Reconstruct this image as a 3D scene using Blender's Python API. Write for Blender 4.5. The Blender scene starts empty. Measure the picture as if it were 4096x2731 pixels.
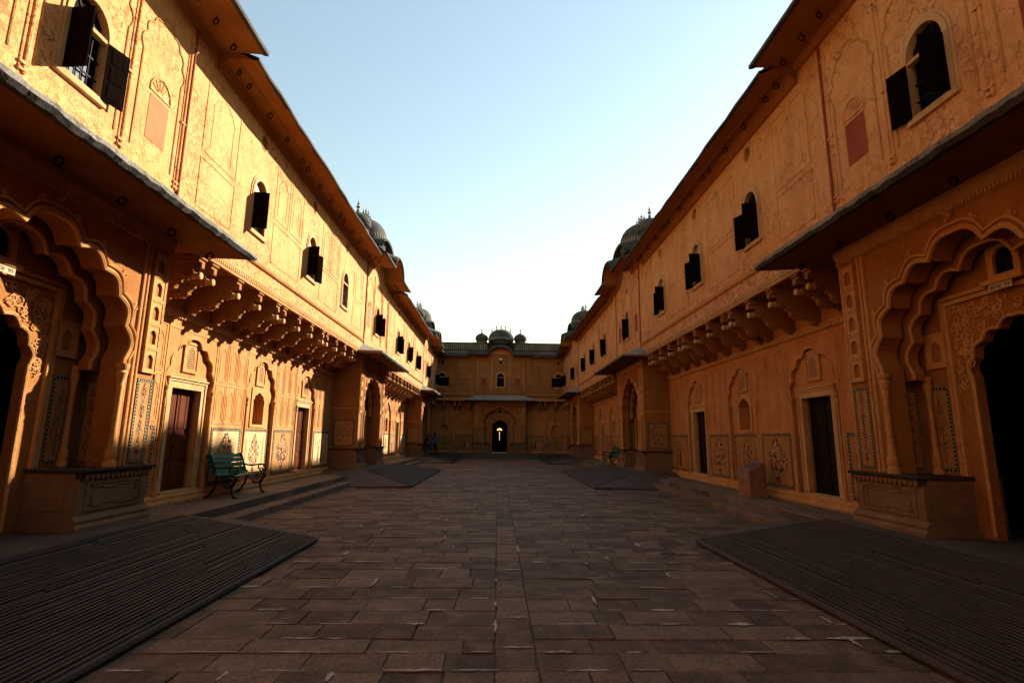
import bpy, bmesh, math, random
from math import sin, cos, pi, radians, sqrt, atan2
from mathutils import Vector, Matrix
from mathutils.geometry import tessellate_polygon

S = bpy.context.scene
COL = S.collection

# ------------------------------------------------------------------ camera
cam_d = bpy.data.cameras.new("camera")
cam = bpy.data.objects.new("camera", cam_d)
COL.objects.link(cam)
S.camera = cam
cam_d.sensor_width = 36.0
cam_d.lens = 2125.4 / 4096 * 36
cam_d.clip_start = 0.05
cam_d.clip_end = 5000
YAW, PITCH, ROLL = 0.02437, 0.17899, 0.00991
_f = Vector((sin(YAW), cos(YAW), 0)); _r = Vector((cos(YAW), -sin(YAW), 0)); _u = Vector((0, 0, 1))
_f2 = _f * cos(PITCH) + _u * sin(PITCH); _u2 = -_f * sin(PITCH) + _u * cos(PITCH)
_r3 = _r * cos(ROLL) + _u2 * sin(ROLL); _u3 = -_r * sin(ROLL) + _u2 * cos(ROLL)
cam.matrix_world = Matrix(((_r3.x, _u3.x, -_f2.x, 0), (_r3.y, _u3.y, -_f2.y, 0), (_r3.z, _u3.z, -_f2.z, 1.6), (0, 0, 0, 1)))

# ------------------------------------------------------------------ sky, sun, exposure
SUN = Vector((1.0, 0.95, 0.745)).normalized()
w = bpy.data.worlds.new("World"); S.world = w; w.use_nodes = True
wn = w.node_tree.nodes; wl = w.node_tree.links
for n in list(wn): wn.remove(n)
sky = wn.new("ShaderNodeTexSky"); sky.sky_type = 'NISHITA'; sky.sun_disc = False
sky.sun_elevation = math.asin(SUN.z); sky.sun_rotation = atan2(SUN.x, SUN.y)
sky.air_density = 2.1; sky.dust_density = 0.15; sky.ozone_density = 0.1; sky.altitude = 0
bg = wn.new("ShaderNodeBackground"); bg.inputs[1].default_value = 0.05
wo = wn.new("ShaderNodeOutputWorld")
wl.new(sky.outputs[0], bg.inputs[0]); wl.new(bg.outputs[0], wo.inputs[0])
sd = bpy.data.lights.new("sun", 'SUN'); sd.energy = 5.0; sd.angle = radians(0.8); sd.color = (1.0, 0.92, 0.82)
so = bpy.data.objects.new("sun", sd); COL.objects.link(so)
so.rotation_euler = (-SUN).to_track_quat('-Z', 'Y').to_euler(); so.location = (20, 20, 30)
S.view_settings.view_transform = 'Standard'; S.view_settings.look = 'None'
S.view_settings.exposure = 2.0; S.view_settings.gamma = 1.0
S.render.engine = 'CYCLES'
S.cycles.max_bounces = 6; S.cycles.diffuse_bounces = 4; S.cycles.glossy_bounces = 2
S.cycles.use_denoising = True
S.cycles.sample_clamp_indirect = 6

# ------------------------------------------------------------------ materials
MATS = {}
def newmat(name):
    m = bpy.data.materials.new(name); m.use_nodes = True; MATS[name] = m
    nt = m.node_tree
    b = nt.nodes["Principled BSDF"]
    return m, nt.nodes, nt.links, b
def N(nodes, t, **k):
    n = nodes.new(t)
    for a, v in k.items():
        if a.startswith("i_"): n.inputs[int(a[2:])].default_value = v
        else: setattr(n, a, v)
    return n
def ramp(nodes, links, src, p0, p1, c0=(0, 0, 0, 1), c1=(1, 1, 1, 1)):
    r = nodes.new("ShaderNodeValToRGB")
    r.color_ramp.elements[0].position = p0; r.color_ramp.elements[1].position = p1
    r.color_ramp.elements[0].color = c0; r.color_ramp.elements[1].color = c1
    links.new(src, r.inputs[0]); return r.outputs[0]
def mix(nodes, links, fac, a, b, mode='MIX'):
    m = nodes.new("ShaderNodeMix"); m.data_type = 'RGBA'; m.blend_type = mode
    for s, v in ((m.inputs[0], fac), (m.inputs[6], a), (m.inputs[7], b)):
        if hasattr(v, "node"): links.new(v, s)
        else: s.default_value = v if not isinstance(v, tuple) or len(v) == 4 else (*v, 1)
    return m.outputs[2]
def mth(nodes, links, op, a, b=0.0):
    m = nodes.new("ShaderNodeMath"); m.operation = op
    for i, v in enumerate((a, b)):
        if hasattr(v, "node"): links.new(v, m.inputs[i])
        else: m.inputs[i].default_value = v
    return m.outputs[0]
def noise(nodes, links, vec, scale, detail=4, rough=0.55, dist=0.0):
    n = nodes.new("ShaderNodeTexNoise"); n.inputs["Scale"].default_value = scale
    n.inputs["Detail"].default_value = detail; n.inputs["Roughness"].default_value = rough
    n.inputs["Distortion"].default_value = dist
    links.new(vec, n.inputs["Vector"]); return n.outputs[0]
def vscale(nodes, links, vec, s):
    m = nodes.new("ShaderNodeMapping"); m.inputs["Scale"].default_value = s
    links.new(vec, m.inputs["Vector"]); return m.outputs[0]
def pos(nodes): return nodes.new("ShaderNodeNewGeometry").outputs["Position"]

def plaster(name, base, stain=(0.30, 0.13, 0.04), light=None, crack=0.6, streak=0.35, bump=0.25, pattern=0.0, pscale=7.0, rough=0.92, worn=0.0, foot=False):
    m, n, l, b = newmat(name)
    p = pos(n)
    light = light or tuple(min(1, c * 1.18 + 0.02) for c in base)
    nz = n.new("ShaderNodeTexNoise"); nz.inputs["Scale"].default_value = 1.7; nz.inputs["Detail"].default_value = 5; nz.inputs["Roughness"].default_value = .65
    l.new(p, nz.inputs["Vector"])
    sp = n.new("ShaderNodeSeparateColor"); l.new(nz.outputs[1], sp.inputs[0])
    big = ramp(n, l, sp.outputs[0], 0.38, 0.64)
    c = mix(n, l, big, base, light)
    mid = ramp(n, l, sp.outputs[1], 0.50, 0.72)
    c = mix(n, l, mth(n, l, 'MULTIPLY', mid, 0.55), c, stain)
    if streak > .15:
        st = ramp(n, l, noise(n, l, vscale(n, l, p, (2.2, 2.2, 0.28)), 1.6, 4, 0.7), 0.52, 0.80)
        c = mix(n, l, mth(n, l, 'MULTIPLY', st, streak), c, stain)
    fine = noise(n, l, p, 38, 2, 0.6)
    c = mix(n, l, 0.35, c, mix(n, l, ramp(n, l, fine, 0.3, 0.7), tuple(x * 0.62 for x in base), light), 'MIX')
    h = mth(n, l, 'ADD', mth(n, l, 'MULTIPLY', fine, 0.25), sp.outputs[2])
    if worn:                                   # flaked and pitted patches
        wf = noise(n, l, p, 13, 3, 0.75)
        wk = mth(n, l, 'MULTIPLY', ramp(n, l, wf, 0.50, 0.60), ramp(n, l, noise(n, l, p, 0.45, 2), 0.48, 0.62))
        if foot:                               # rain splash has pitted the foot of the upper storey
            xyz = n.new("ShaderNodeSeparateXYZ"); l.new(p, xyz.inputs[0])
            zf = ramp(n, l, mth(n, l, 'MULTIPLY', xyz.outputs[2], 0.1), 0.51, 0.62, (1, 1, 1, 1), (0, 0, 0, 1))
            wk = mth(n, l, 'MAXIMUM', wk, mth(n, l, 'MULTIPLY', ramp(n, l, wf, 0.47, 0.58), mth(n, l, 'MULTIPLY', zf, ramp(n, l, sp.outputs[0], 0.36, 0.52))))
        c = mix(n, l, mth(n, l, 'MULTIPLY', wk, worn), c, stain)
        h = mth(n, l, 'SUBTRACT', h, mth(n, l, 'MULTIPLY', wk, 0.35))
    dv = n.new("ShaderNodeVectorMath"); dv.operation = 'ADD'
    sc = n.new("ShaderNodeVectorMath"); sc.operation = 'SCALE'; sc.inputs[3].default_value = 0.5
    l.new(nz.outputs[1], sc.inputs[0]); l.new(p, dv.inputs[0]); l.new(sc.outputs[0], dv.inputs[1])
    if crack > .25:                            # craquelure in patches
        v = n.new("ShaderNodeTexVoronoi"); v.feature = 'DISTANCE_TO_EDGE'; v.inputs["Scale"].default_value = 4.6
        l.new(dv.outputs[0], v.inputs["Vector"])
        ck = mth(n, l, 'MULTIPLY', ramp(n, l, v.outputs["Distance"], 0.0, 0.028, (1, 1, 1, 1), (0, 0, 0, 1)), ramp(n, l, sp.outputs[2], 0.44, 0.58))
        c = mix(n, l, mth(n, l, 'MULTIPLY', ck, crack), c, tuple(x * 0.35 for x in stain))
        h = mth(n, l, 'SUBTRACT', h, mth(n, l, 'MULTIPLY', ck, 0.6 * crack))
    if pattern:
        wv = n.new("ShaderNodeTexVoronoi"); wv.feature = 'F1'; wv.inputs["Scale"].default_value = pscale
        l.new(dv.outputs[0], wv.inputs["Vector"])
        sn = mth(n, l, 'SINE', mth(n, l, 'MULTIPLY', wv.outputs["Distance"], 24.0))
        ln = ramp(n, l, sn, 0.55, 0.9)
        c = mix(n, l, mth(n, l, 'MULTIPLY', ln, pattern), c, light)
        h = mth(n, l, 'ADD', h, mth(n, l, 'MULTIPLY', ln, 0.22 * pattern))
    bp = n.new("ShaderNodeBump"); bp.inputs["Strength"].default_value = bump; bp.inputs["Distance"].default_value = 0.03
    l.new(h, bp.inputs["Height"]); l.new(bp.outputs[0], b.inputs["Normal"])
    l.new(c, b.inputs["Base Color"]); b.inputs["Roughness"].default_value = rough
    b.inputs["Specular IOR Level"].default_value = 0.1
    return m

ALB = 0.62
_pl = plaster
def plaster(name, base, stain=(0.30, 0.13, 0.04), light=None, **k):
    al = ALB * {"upper": 1.02, "lower": 0.94, "trim": 0.92, "cream": 0.92}.get(name, 0.76)   # darker paint on portals and soffits, cut further to deepen the shade
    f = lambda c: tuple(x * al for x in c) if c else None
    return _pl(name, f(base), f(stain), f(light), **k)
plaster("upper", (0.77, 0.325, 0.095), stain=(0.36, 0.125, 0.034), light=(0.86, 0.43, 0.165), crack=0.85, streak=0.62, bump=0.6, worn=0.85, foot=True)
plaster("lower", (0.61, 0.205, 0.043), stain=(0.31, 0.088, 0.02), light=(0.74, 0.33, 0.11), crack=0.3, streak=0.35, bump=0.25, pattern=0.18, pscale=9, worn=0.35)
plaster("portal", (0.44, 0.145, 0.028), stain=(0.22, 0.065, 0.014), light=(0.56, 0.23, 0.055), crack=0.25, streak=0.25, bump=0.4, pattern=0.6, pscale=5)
plaster("upperbackdim", (0.54, 0.20, 0.052), stain=(0.11, 0.042, 0.016), light=(0.64, 0.28, 0.09), crack=0.6, streak=0.85, bump=0.5, worn=0.8, foot=True)  # stained plaster of the back wing, base also dimmed to deepen its shade
plaster("trim", (0.66, 0.28, 0.075), stain=(0.30, 0.11, 0.028), light=(0.76, 0.38, 0.13), crack=0.3, streak=0.4, bump=0.3, worn=0.4)
plaster("cream", (0.68, 0.34, 0.115), stain=(0.34, 0.14, 0.042), light=(0.80, 0.48, 0.21), crack=0.3, streak=0.4, bump=0.2)
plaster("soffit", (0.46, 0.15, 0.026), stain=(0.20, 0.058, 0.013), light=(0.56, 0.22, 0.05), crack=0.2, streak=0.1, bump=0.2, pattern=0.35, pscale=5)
plaster("timber", (0.46, 0.16, 0.032), stain=(0.22, 0.065, 0.015), light=(0.56, 0.24, 0.06), crack=0.1, streak=0.2, bump=0.35, pattern=0.3, pscale=12)
plaster("fresco", (0.56, 0.235, 0.062), stain=(0.36, 0.125, 0.034), light=(0.66, 0.33, 0.10), crack=0.2, streak=0.2, bump=0.12)
plaster("pedestal", (0.28, 0.145, 0.068), stain=(0.13, 0.065, 0.034), light=(0.38, 0.22, 0.115), crack=0.3, streak=0.4, bump=0.3)
plaster("darkcap", (0.05, 0.025, 0.014), stain=(0.03, 0.018, 0.012), crack=0.2, streak=0.3, bump=0.3)
plaster("fadedred", (0.42, 0.075, 0.034), stain=(0.60, 0.22, 0.07), light=(0.50, 0.12, 0.05), crack=0.5, streak=0.5, bump=0.2)
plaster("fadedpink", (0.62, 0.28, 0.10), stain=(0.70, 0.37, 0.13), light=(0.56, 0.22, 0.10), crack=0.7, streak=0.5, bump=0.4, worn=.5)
plaster("awningshade", (0.30, 0.105, 0.022), stain=(0.12, 0.04, 0.012), light=(0.42, 0.17, 0.04), crack=0.2, streak=0.1, bump=0.2, pattern=0.35, pscale=5)  # orange awning underside, darkened so its colour carries the shade
plaster("lipstone", (0.20, 0.16, 0.11), stain=(0.03, 0.026, 0.02), light=(0.42, 0.38, 0.31), crack=0.2, streak=0.6, bump=0.6, worn=.5)
plaster("roofplaster", (0.46, 0.42, 0.34), stain=(0.10, 0.09, 0.07), light=(0.62, 0.58, 0.50), crack=0.3, streak=0.4, bump=0.4)
plaster("weathered", (0.075, 0.07, 0.06), stain=(0.018, 0.018, 0.016), light=(0.16, 0.15, 0.125), crack=0.2, streak=0.7, bump=0.4)
plaster("edge", (0.06, 0.05, 0.04), stain=(0.02, 0.02, 0.018), light=(0.16, 0.14, 0.11), crack=0.1, streak=0.5, bump=0.5)
plaster("roofband", (0.36, 0.28, 0.19), stain=(0.05, 0.045, 0.04), light=(0.5, 0.42, 0.3), crack=0.2, streak=0.8, bump=0.4)

def stone(name, c0, c1, c2, rough=0.75, island=True, spec=0.3):
    m, n, l, b = newmat(name)
    p = pos(n)
    g = n.new("ShaderNodeNewGeometry")
    if island:
        oi = n.new("ShaderNodeObjectInfo")
        rv = mth(n, l, 'FRACT', mth(n, l, 'ADD', g.outputs["Random Per Island"], oi.outputs["Random"]))
        cr = n.new("ShaderNodeValToRGB"); e = cr.color_ramp.elements
        e[0].color = (*c0, 1); e[1].color = (*c2, 1); k = e.new(0.5); k.color = (*c1, 1)
        l.new(rv, cr.inputs[0]); c = cr.outputs[0]
    else:
        c = mix(n, l, ramp(n, l, noise(n, l, p, 1.2, 4), 0.35, 0.65), c0, c2)
    f = noise(n, l, p, 30, 5, 0.8)
    c = mix(n, l, ramp(n, l, f, 0.38, 0.60), mix(n, l, 0.62, c, (0.016, 0.011, 0.008)), c)
    g2 = noise(n, l, p, 3.5, 5, 0.6)
    c = mix(n, l, mth(n, l, 'MULTIPLY', ramp(n, l, g2, 0.45, 0.75), 0.45), c, tuple(min(1, x * 1.5) for x in c2))
    bp = n.new("ShaderNodeBump"); bp.inputs["Strength"].default_value = 0.8; bp.inputs["Distance"].default_value = 0.014
    l.new(mth(n, l, 'ADD', f, mth(n, l, 'MULTIPLY', noise(n, l, p, 90, 3), 0.5)), bp.inputs["Height"])
    l.new(bp.outputs[0], b.inputs["Normal"]); l.new(c, b.inputs["Base Color"])
    b.inputs["Roughness"].default_value = rough; b.inputs["Specular IOR Level"].default_value = spec
    return m
stone("paving", (0.072, 0.047, 0.029), (0.120, 0.077, 0.046), (0.190, 0.124, 0.074), rough=0.7, spec=0.12)
stone("rampstone", (0.042, 0.029, 0.019), (0.051, 0.035, 0.023), (0.062, 0.043, 0.028), rough=0.65, spec=0.2)
stone("stepstone", (0.115, 0.068, 0.036), (0.14, 0.085, 0.046), (0.165, 0.10, 0.055))
stone("landing", (0.052, 0.034, 0.022), (0.052, 0.034, 0.022), (0.076, 0.051, 0.032), island=False)
stone("mortar", (0.045, 0.030, 0.020), (0.045, 0.030, 0.020), (0.075, 0.05, 0.033), island=False)
stone("grooveshade", (0.022, 0.015, 0.010), (0.022, 0.015, 0.010), (0.034, 0.023, 0.015), island=False, spec=0.1)  # groove floors and rib flanks, shade between the ribs put into the colour
stone("cement", (0.34, 0.28, 0.21), (0.40, 0.33, 0.26), (0.46, 0.39, 0.31))
stone("earth", (0.22, 0.17, 0.11), (0.22, 0.17, 0.11), (0.3, 0.24, 0.16), island=False)
stone("pinkstone", (0.20, 0.085, 0.045), (0.22, 0.095, 0.05), (0.25, 0.11, 0.06))

def plain(name, col, rough=0.6, metal=0.0, var=0.25, spec=0.5, bump=0.0):
    m, n, l, b = newmat(name)
    p = pos(n)
    f = noise(n, l, p, 14, 5, 0.65)
    c = mix(n, l, ramp(n, l, f, 0.3, 0.7), tuple(x * (1 - var) for x in col), tuple(min(1, x * (1 + var)) for x in col))
    l.new(c, b.inputs["Base Color"]); b.inputs["Roughness"].default_value = rough
    b.inputs["Metallic"].default_value = metal; b.inputs["Specular IOR Level"].default_value = spec
    if bump:
        bp = n.new("ShaderNodeBump"); bp.inputs["Strength"].default_value = bump; bp.inputs["Distance"].default_value = 0.01
        l.new(noise(n, l, p, 60, 3), bp.inputs["Height"]); l.new(bp.outputs[0], b.inputs["Normal"])
    return m
def wood(name, col, rough=0.55, spec=0.06):
    m, n, l, b = newmat(name)
    p = pos(n)
    f = noise(n, l, vscale(n, l, p, (30, 30, 2.0)), 1.5, 5, 0.6, 0.4)
    c = mix(n, l, ramp(n, l, f, 0.3, 0.72), tuple(x * 0.55 for x in col), tuple(x * 1.35 for x in col))
    l.new(c, b.inputs["Base Color"]); b.inputs["Roughness"].default_value = rough
    b.inputs["Specular IOR Level"].default_value = spec
    bp = n.new("ShaderNodeBump"); bp.inputs["Strength"].default_value = 0.25; bp.inputs["Distance"].default_value = 0.01
    l.new(f, bp.inputs["Height"]); l.new(bp.outputs[0], b.inputs["Normal"])
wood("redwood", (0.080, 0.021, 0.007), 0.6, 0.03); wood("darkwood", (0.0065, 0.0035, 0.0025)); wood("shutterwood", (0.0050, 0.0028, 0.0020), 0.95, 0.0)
plain("iron", (0.006, 0.005, 0.0045), 0.7, 0.0, 0.3, 0.1)
plain("greenpaint", (0.0, 0.058, 0.026), 0.38, 0, 0.2, 0.06); plain("greeniron", (0.001, 0.008, 0.007), 0.4, 0, 0.2, 0.2)
plain("leafpaint", (0.022, 0.018, 0.009), 0.9, 0, 0.4, 0.1); plain("flowerpaint", (0.36, 0.18, 0.085), 0.9, 0, 0.3, 0.1)
plain("redpaint", (0.13, 0.035, 0.018), 0.9, 0, 0.3, 0.1); plain("borderdark", (0.010, 0.011, 0.010), 0.9, 0, 0.4, 0.1)
plain("borderlight", (0.33, 0.23, 0.12), 0.9, 0, 0.25, 0.1); plain("palepanel", (0.44, 0.27, 0.115), 0.9, 0, 0.15, 0.1)
plain("glass", (0.003, 0.003, 0.004), 0.35, 0, 0.1, 0.02); plain("paleglass", (0.22, 0.17, 0.085), 0.4, 0, 0.3)
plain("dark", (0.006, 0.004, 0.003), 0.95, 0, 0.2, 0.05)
plain("skin", (0.06, 0.03, 0.018), 0.6); plain("hair", (0.008, 0.006, 0.005), 0.5); plain("shirtblue", (0.045, 0.075, 0.14), 0.9)
plain("trousers", (0.004, 0.004, 0.006), 0.9); plain("darkshirt", (0.006, 0.008, 0.012), 0.9); plain("bagblue", (0.008, 0.04, 0.10), 0.8)
plain("plaque", (0.20, 0.15, 0.12), 0.35, 0.6); plain("lampmetal", (0.5, 0.5, 0.5), 0.3, 0.2); plain("whitemetal", (0.6, 0.55, 0.5), 0.5)

# ------------------------------------------------------------------ mesh building
class MB:
    def __init__(s): s.v = []; s.f = []; s.m = []
    def add(s, vs, fs, mi=0):
        o = len(s.v); s.v += [tuple(x) for x in vs]
        for f in fs: s.f.append([i + o for i in f]); s.m.append(mi)
        return s
    def box(s, x0, x1, y0, y1, z0, z1, mi=0, ch=0.0):
        if ch <= 0:
            return s.add([(x0, y0, z0), (x1, y0, z0), (x1, y1, z0), (x0, y1, z0), (x0, y0, z1), (x1, y0, z1), (x1, y1, z1), (x0, y1, z1)],
                         [(0, 3, 2, 1), (4, 5, 6, 7), (0, 1, 5, 4), (1, 2, 6, 5), (2, 3, 7, 6), (3, 0, 4, 7)], mi)
        bm = bmesh.new()
        vs = [bm.verts.new(p) for p in [(x0, y0, z0), (x1, y0, z0), (x1, y1, z0), (x0, y1, z0), (x0, y0, z1), (x1, y0, z1), (x1, y1, z1), (x0, y1, z1)]]
        for f in [(0, 3, 2, 1), (4, 5, 6, 7), (0, 1, 5, 4), (1, 2, 6, 5), (2, 3, 7, 6), (3, 0, 4, 7)]: bm.faces.new([vs[i] for i in f])
        bmesh.ops.bevel(bm, geom=list(bm.edges), offset=ch, segments=1, affect='EDGES', profile=0.5)
        bm.verts.index_update()
        s.add([v.co.copy() for v in bm.verts], [[v.index for v in f.verts] for f in bm.faces], mi); bm.free(); return s
    def prism(s, outer, holes, y0, y1, mi=0):
        """outline in x,z extruded from y0 to y1, holes cut through"""
        loops = [outer] + list(holes)
        flat = [p for L in loops for p in L]
        tris = tessellate_polygon([[Vector((p[0], p[1], 0)) for p in L] for L in loops])
        n = len(flat)
        vs = [(p[0], y0, p[1]) for p in flat] + [(p[0], y1, p[1]) for p in flat]
        fs = [tuple(t) for t in tris] + [tuple(i + n for i in reversed(t)) for t in tris]
        o = 0
        for L in loops:
            k = len(L)
            for i in range(k):
                a, b = o + i, o + (i + 1) % k
                fs.append((a, b, b + n, a + n))
            o += k
        return s.add(vs, fs, mi)
    def sweepx(s, prof, x0, x1, mi=0, zf=None, n=1):
        """closed y,z profile swept along x; zf(x) lifts the section"""
        k = len(prof); xs = [x0 + (x1 - x0) * i / n for i in range(n + 1)]
        vs = [(x, p[0], p[1] + (zf(x) if zf else 0)) for x in xs for p in prof]
        fs = [(i * k + j, i * k + (j + 1) % k, (i + 1) * k + (j + 1) % k, (i + 1) * k + j) for i in range(n) for j in range(k)]
        t = tessellate_polygon([[Vector((p[0], p[1], 0)) for p in prof]])
        fs += [tuple(a) for a in t] + [tuple(a_ + n * k for a_ in reversed(a)) for a in t]
        return s.add(vs, fs, mi)
    def lathe(s, prof, c=(0, 0, 0), n=16, mi=0, axis='z', sx=1.0, sy=1.0):
        k = len(prof); vs = []; fs = []
        for r, z in prof:
            for j in range(n):
                a = 2 * pi * j / n
                p = (r * cos(a) * sx, r * sin(a) * sy, z)
                if axis == 'y': p = (p[0], z, p[1])
                if axis == 'x': p = (z, p[0], p[1])
                vs.append((p[0] + c[0], p[1] + c[1], p[2] + c[2]))
        for i in range(k - 1):
            for j in range(n):
                fs.append((i * n + j, i * n + (j + 1) % n, (i + 1) * n + (j + 1) % n, (i + 1) * n + j))
        fs.append(tuple(range(n))); fs.append(tuple((k - 1) * n + j for j in reversed(range(n))))
        return s.add(vs, fs, mi)
    def tube(s, pts, r, n=6, mi=0, closed=False):
        P = [Vector(p) for p in pts]; k = len(P)
        rr = r if isinstance(r, (list, tuple)) else [r] * k
        vs = []; up = None
        for i in range(k):
            a = P[i - 1] if (i > 0 or closed) else P[i]; b = P[(i + 1) % k] if (i < k - 1 or closed) else P[i]
            t = (b - a)
            if t.length < 1e-9: t = Vector((0, 0, 1))
            t.normalize()
            if up is None: up = t.orthogonal().normalized()
            up = (up - t * up.dot(t))
            up = up.normalized() if up.length > 1e-6 else t.orthogonal().normalized()
            q = t.cross(up)
            for j in range(n):
                an = 2 * pi * j / n
                vs.append(P[i] + (up * cos(an) + q * sin(an)) * rr[i])
        fs = []
        for i in range(k if closed else k - 1):
            i2 = (i + 1) % k
            for j in range(n): fs.append((i * n + j, i * n + (j + 1) % n, i2 * n + (j + 1) % n, i2 * n + j))
        if not closed: fs.append(tuple(reversed(range(n)))); fs.append(tuple((k - 1) * n + j for j in range(n)))
        return s.add(vs, fs, mi)
    def mesh(s, name, mats, smooth=False):
        me = bpy.data.meshes.new(name)
        me.from_pydata(s.v, [], s.f)
        for m in (mats if isinstance(mats, (list, tuple)) else [mats]): me.materials.append(MATS[m])
        me.polygons.foreach_set("material_index", s.m)
        bm = bmesh.new(); bm.from_mesh(me)
        bmesh.ops.recalc_face_normals(bm, faces=bm.faces)
        bm.to_mesh(me); bm.free()
        if smooth:
            for p in me.polygons: p.use_smooth = True
            try: me.set_sharp_from_angle(angle=radians(38))
            except Exception: pass
        return me
CACHE = {}
def cached(key, fn):
    if key not in CACHE: CACHE[key] = fn()
    return CACHE[key]
def ob(name, me, parent=None, loc=(0, 0, 0), rz=0.0, kind=None, label=None, sc=None, rot=None):
    o = bpy.data.objects.new(name, me); COL.objects.link(o)
    o.location = loc; o.rotation_euler = rot if rot else (0, 0, rz)
    if sc: o.scale = sc
    if parent is not None: o.parent = parent
    if kind: o["kind"] = kind
    if label: o["label"] = label
    return o
def thing(name, label, cat, loc=(0, 0, 0), rz=0.0, group=None):
    o = ob(name, None, None, loc, rz); o["label"] = label; o["category"] = cat
    if group: o["group"] = group
    return o

# ------------------------------------------------------------------ outlines
def arc_pts(p, q, bulge, n=7):
    """points from p to q bulging to the left of p->q by bulge*length (p excluded)"""
    px, pz = p; qx, qz = q
    dx, dz = qx - px, qz - pz; L = sqrt(dx * dx + dz * dz)
    nx, nz = -dz / L, dx / L
    out = []
    for i in range(1, n + 1):
        t = i / n; h = bulge * L * sin(pi * t)
        out.append((px + dx * t + nx * h, pz + dz * t + nz * h))
    return out
def cusped(hw, z0, zs, za, cx=0.0, m=3, bul=-0.26, n=6):
    """multifoil arch outline, from the right foot round to the left foot"""
    H = za - zs
    half = [(hw, zs)]
    for k in range(1, m + 1):
        a = (k / (m + 0.62)) * pi / 2
        half.append((hw * cos(a) ** 0.82, zs + H * 0.86 * sin(a) ** 0.95))
    pts = [(hw, z0), (hw, zs)]
    cur = half[0]
    for k in range(1, m + 1):
        pts += arc_pts(cur, half[k], bul, n); cur = half[k]
    top = arc_pts(cur, (0, za), -0.2, n)
    pts += top
    right = pts[:]
    left = [(-x, z) for x, z in reversed(right[:-1])]
    return [(x + cx, z) for x, z in right + left]
def roundarch(hw, z0, zs, cx=0.0, n=12, h=None):
    h = h or hw
    return [(hw + cx, z0)] + [(cx + hw * cos(pi * i / n), zs + h * sin(pi * i / n)) for i in range(n + 1)] + [(-hw + cx, z0)]
def rect(x0, x1, z0, z1): return [(x0, z0), (x1, z0), (x1, z1), (x0, z1)]
def circ(cx, cz, r, n=20): return [(cx + r * cos(2 * pi * i / n), cz + r * sin(2 * pi * i / n)) for i in range(n)]
def frame(mb, x0, x1, z0, z1, wd, y0, y1, mi=0):
    mb.prism(rect(x0, x1, z0, z1), [rect(x0 + wd, x1 - wd, z0 + wd, z1 - wd)], y0, y1, mi)

# ------------------------------------------------------------------ painted motifs
def leaf(mb, x, z, a, L, wd, y, mi):
    c, s_ = cos(a), sin(a)
    P = [(0, 0), (L * .4, wd), (L, 0), (L * .4, -wd)]
    mb.add([(x + p[0] * c - p[1] * s_, y, z + p[0] * s_ + p[1] * c) for p in P], [(0, 1, 2, 3)], mi)
def flower(mb, x, z, r, y, mi, k=6):
    vs = [(x, y + .001, z)]
    for i in range(2 * k):
        a = pi * i / k; q = r if i % 2 == 0 else r * .62
        vs.append((x + q * cos(a), y, z + q * sin(a)))
    mb.add(vs, [(0, 1 + i, 1 + (i + 1) % (2 * k)) for i in range(2 * k)], mi)
def bouquet(mb, cx, z0, wd, h, rnd, y, dens=1.0):
    """a flowering plant in a vase: slots 0 leaf, 1 pale flower, 2 red"""
    flower(mb, cx, z0 + h * .05, wd * .13, y, 2, 5)
    mb.add([(cx - .005, y, z0), (cx + .005, y, z0), (cx + .004, y, z0 + h * .95), (cx - .004, y, z0 + h * .95)], [(0, 1, 2, 3)], 0)
    n = int(150 * dens)
    for i in range(n):
        t = (i + .5) / n
        env = sin(pi * min(1, (t * 1.02)) ** 0.8) ** 0.8 * (1.0 - .55 * t)
        for s_ in (-1, 1):
            x = cx + s_ * rnd.uniform(.02, 1) * env * wd * .56
            z = z0 + h * (.14 + .82 * t) + rnd.uniform(-.02, .02) * h
            k = rnd.random(); sz = max(.013, wd * rnd.uniform(.034, .070))
            if k < .55: leaf(mb, x, z, pi / 2 - s_ * rnd.uniform(.2, 1.4), sz * 1.9, sz * .42, y + rnd.random() * .0008, 0)
            elif k < .84: flower(mb, x, z, sz * .72, y + .001 + rnd.random() * .0008, 1)
            else: flower(mb, x, z, sz * .5, y + .001 + rnd.random() * .0008, 2, 5)
    leaf(mb, cx, z0 + h * .9, pi / 2, h * .12, wd * .05, y, 0)
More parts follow.
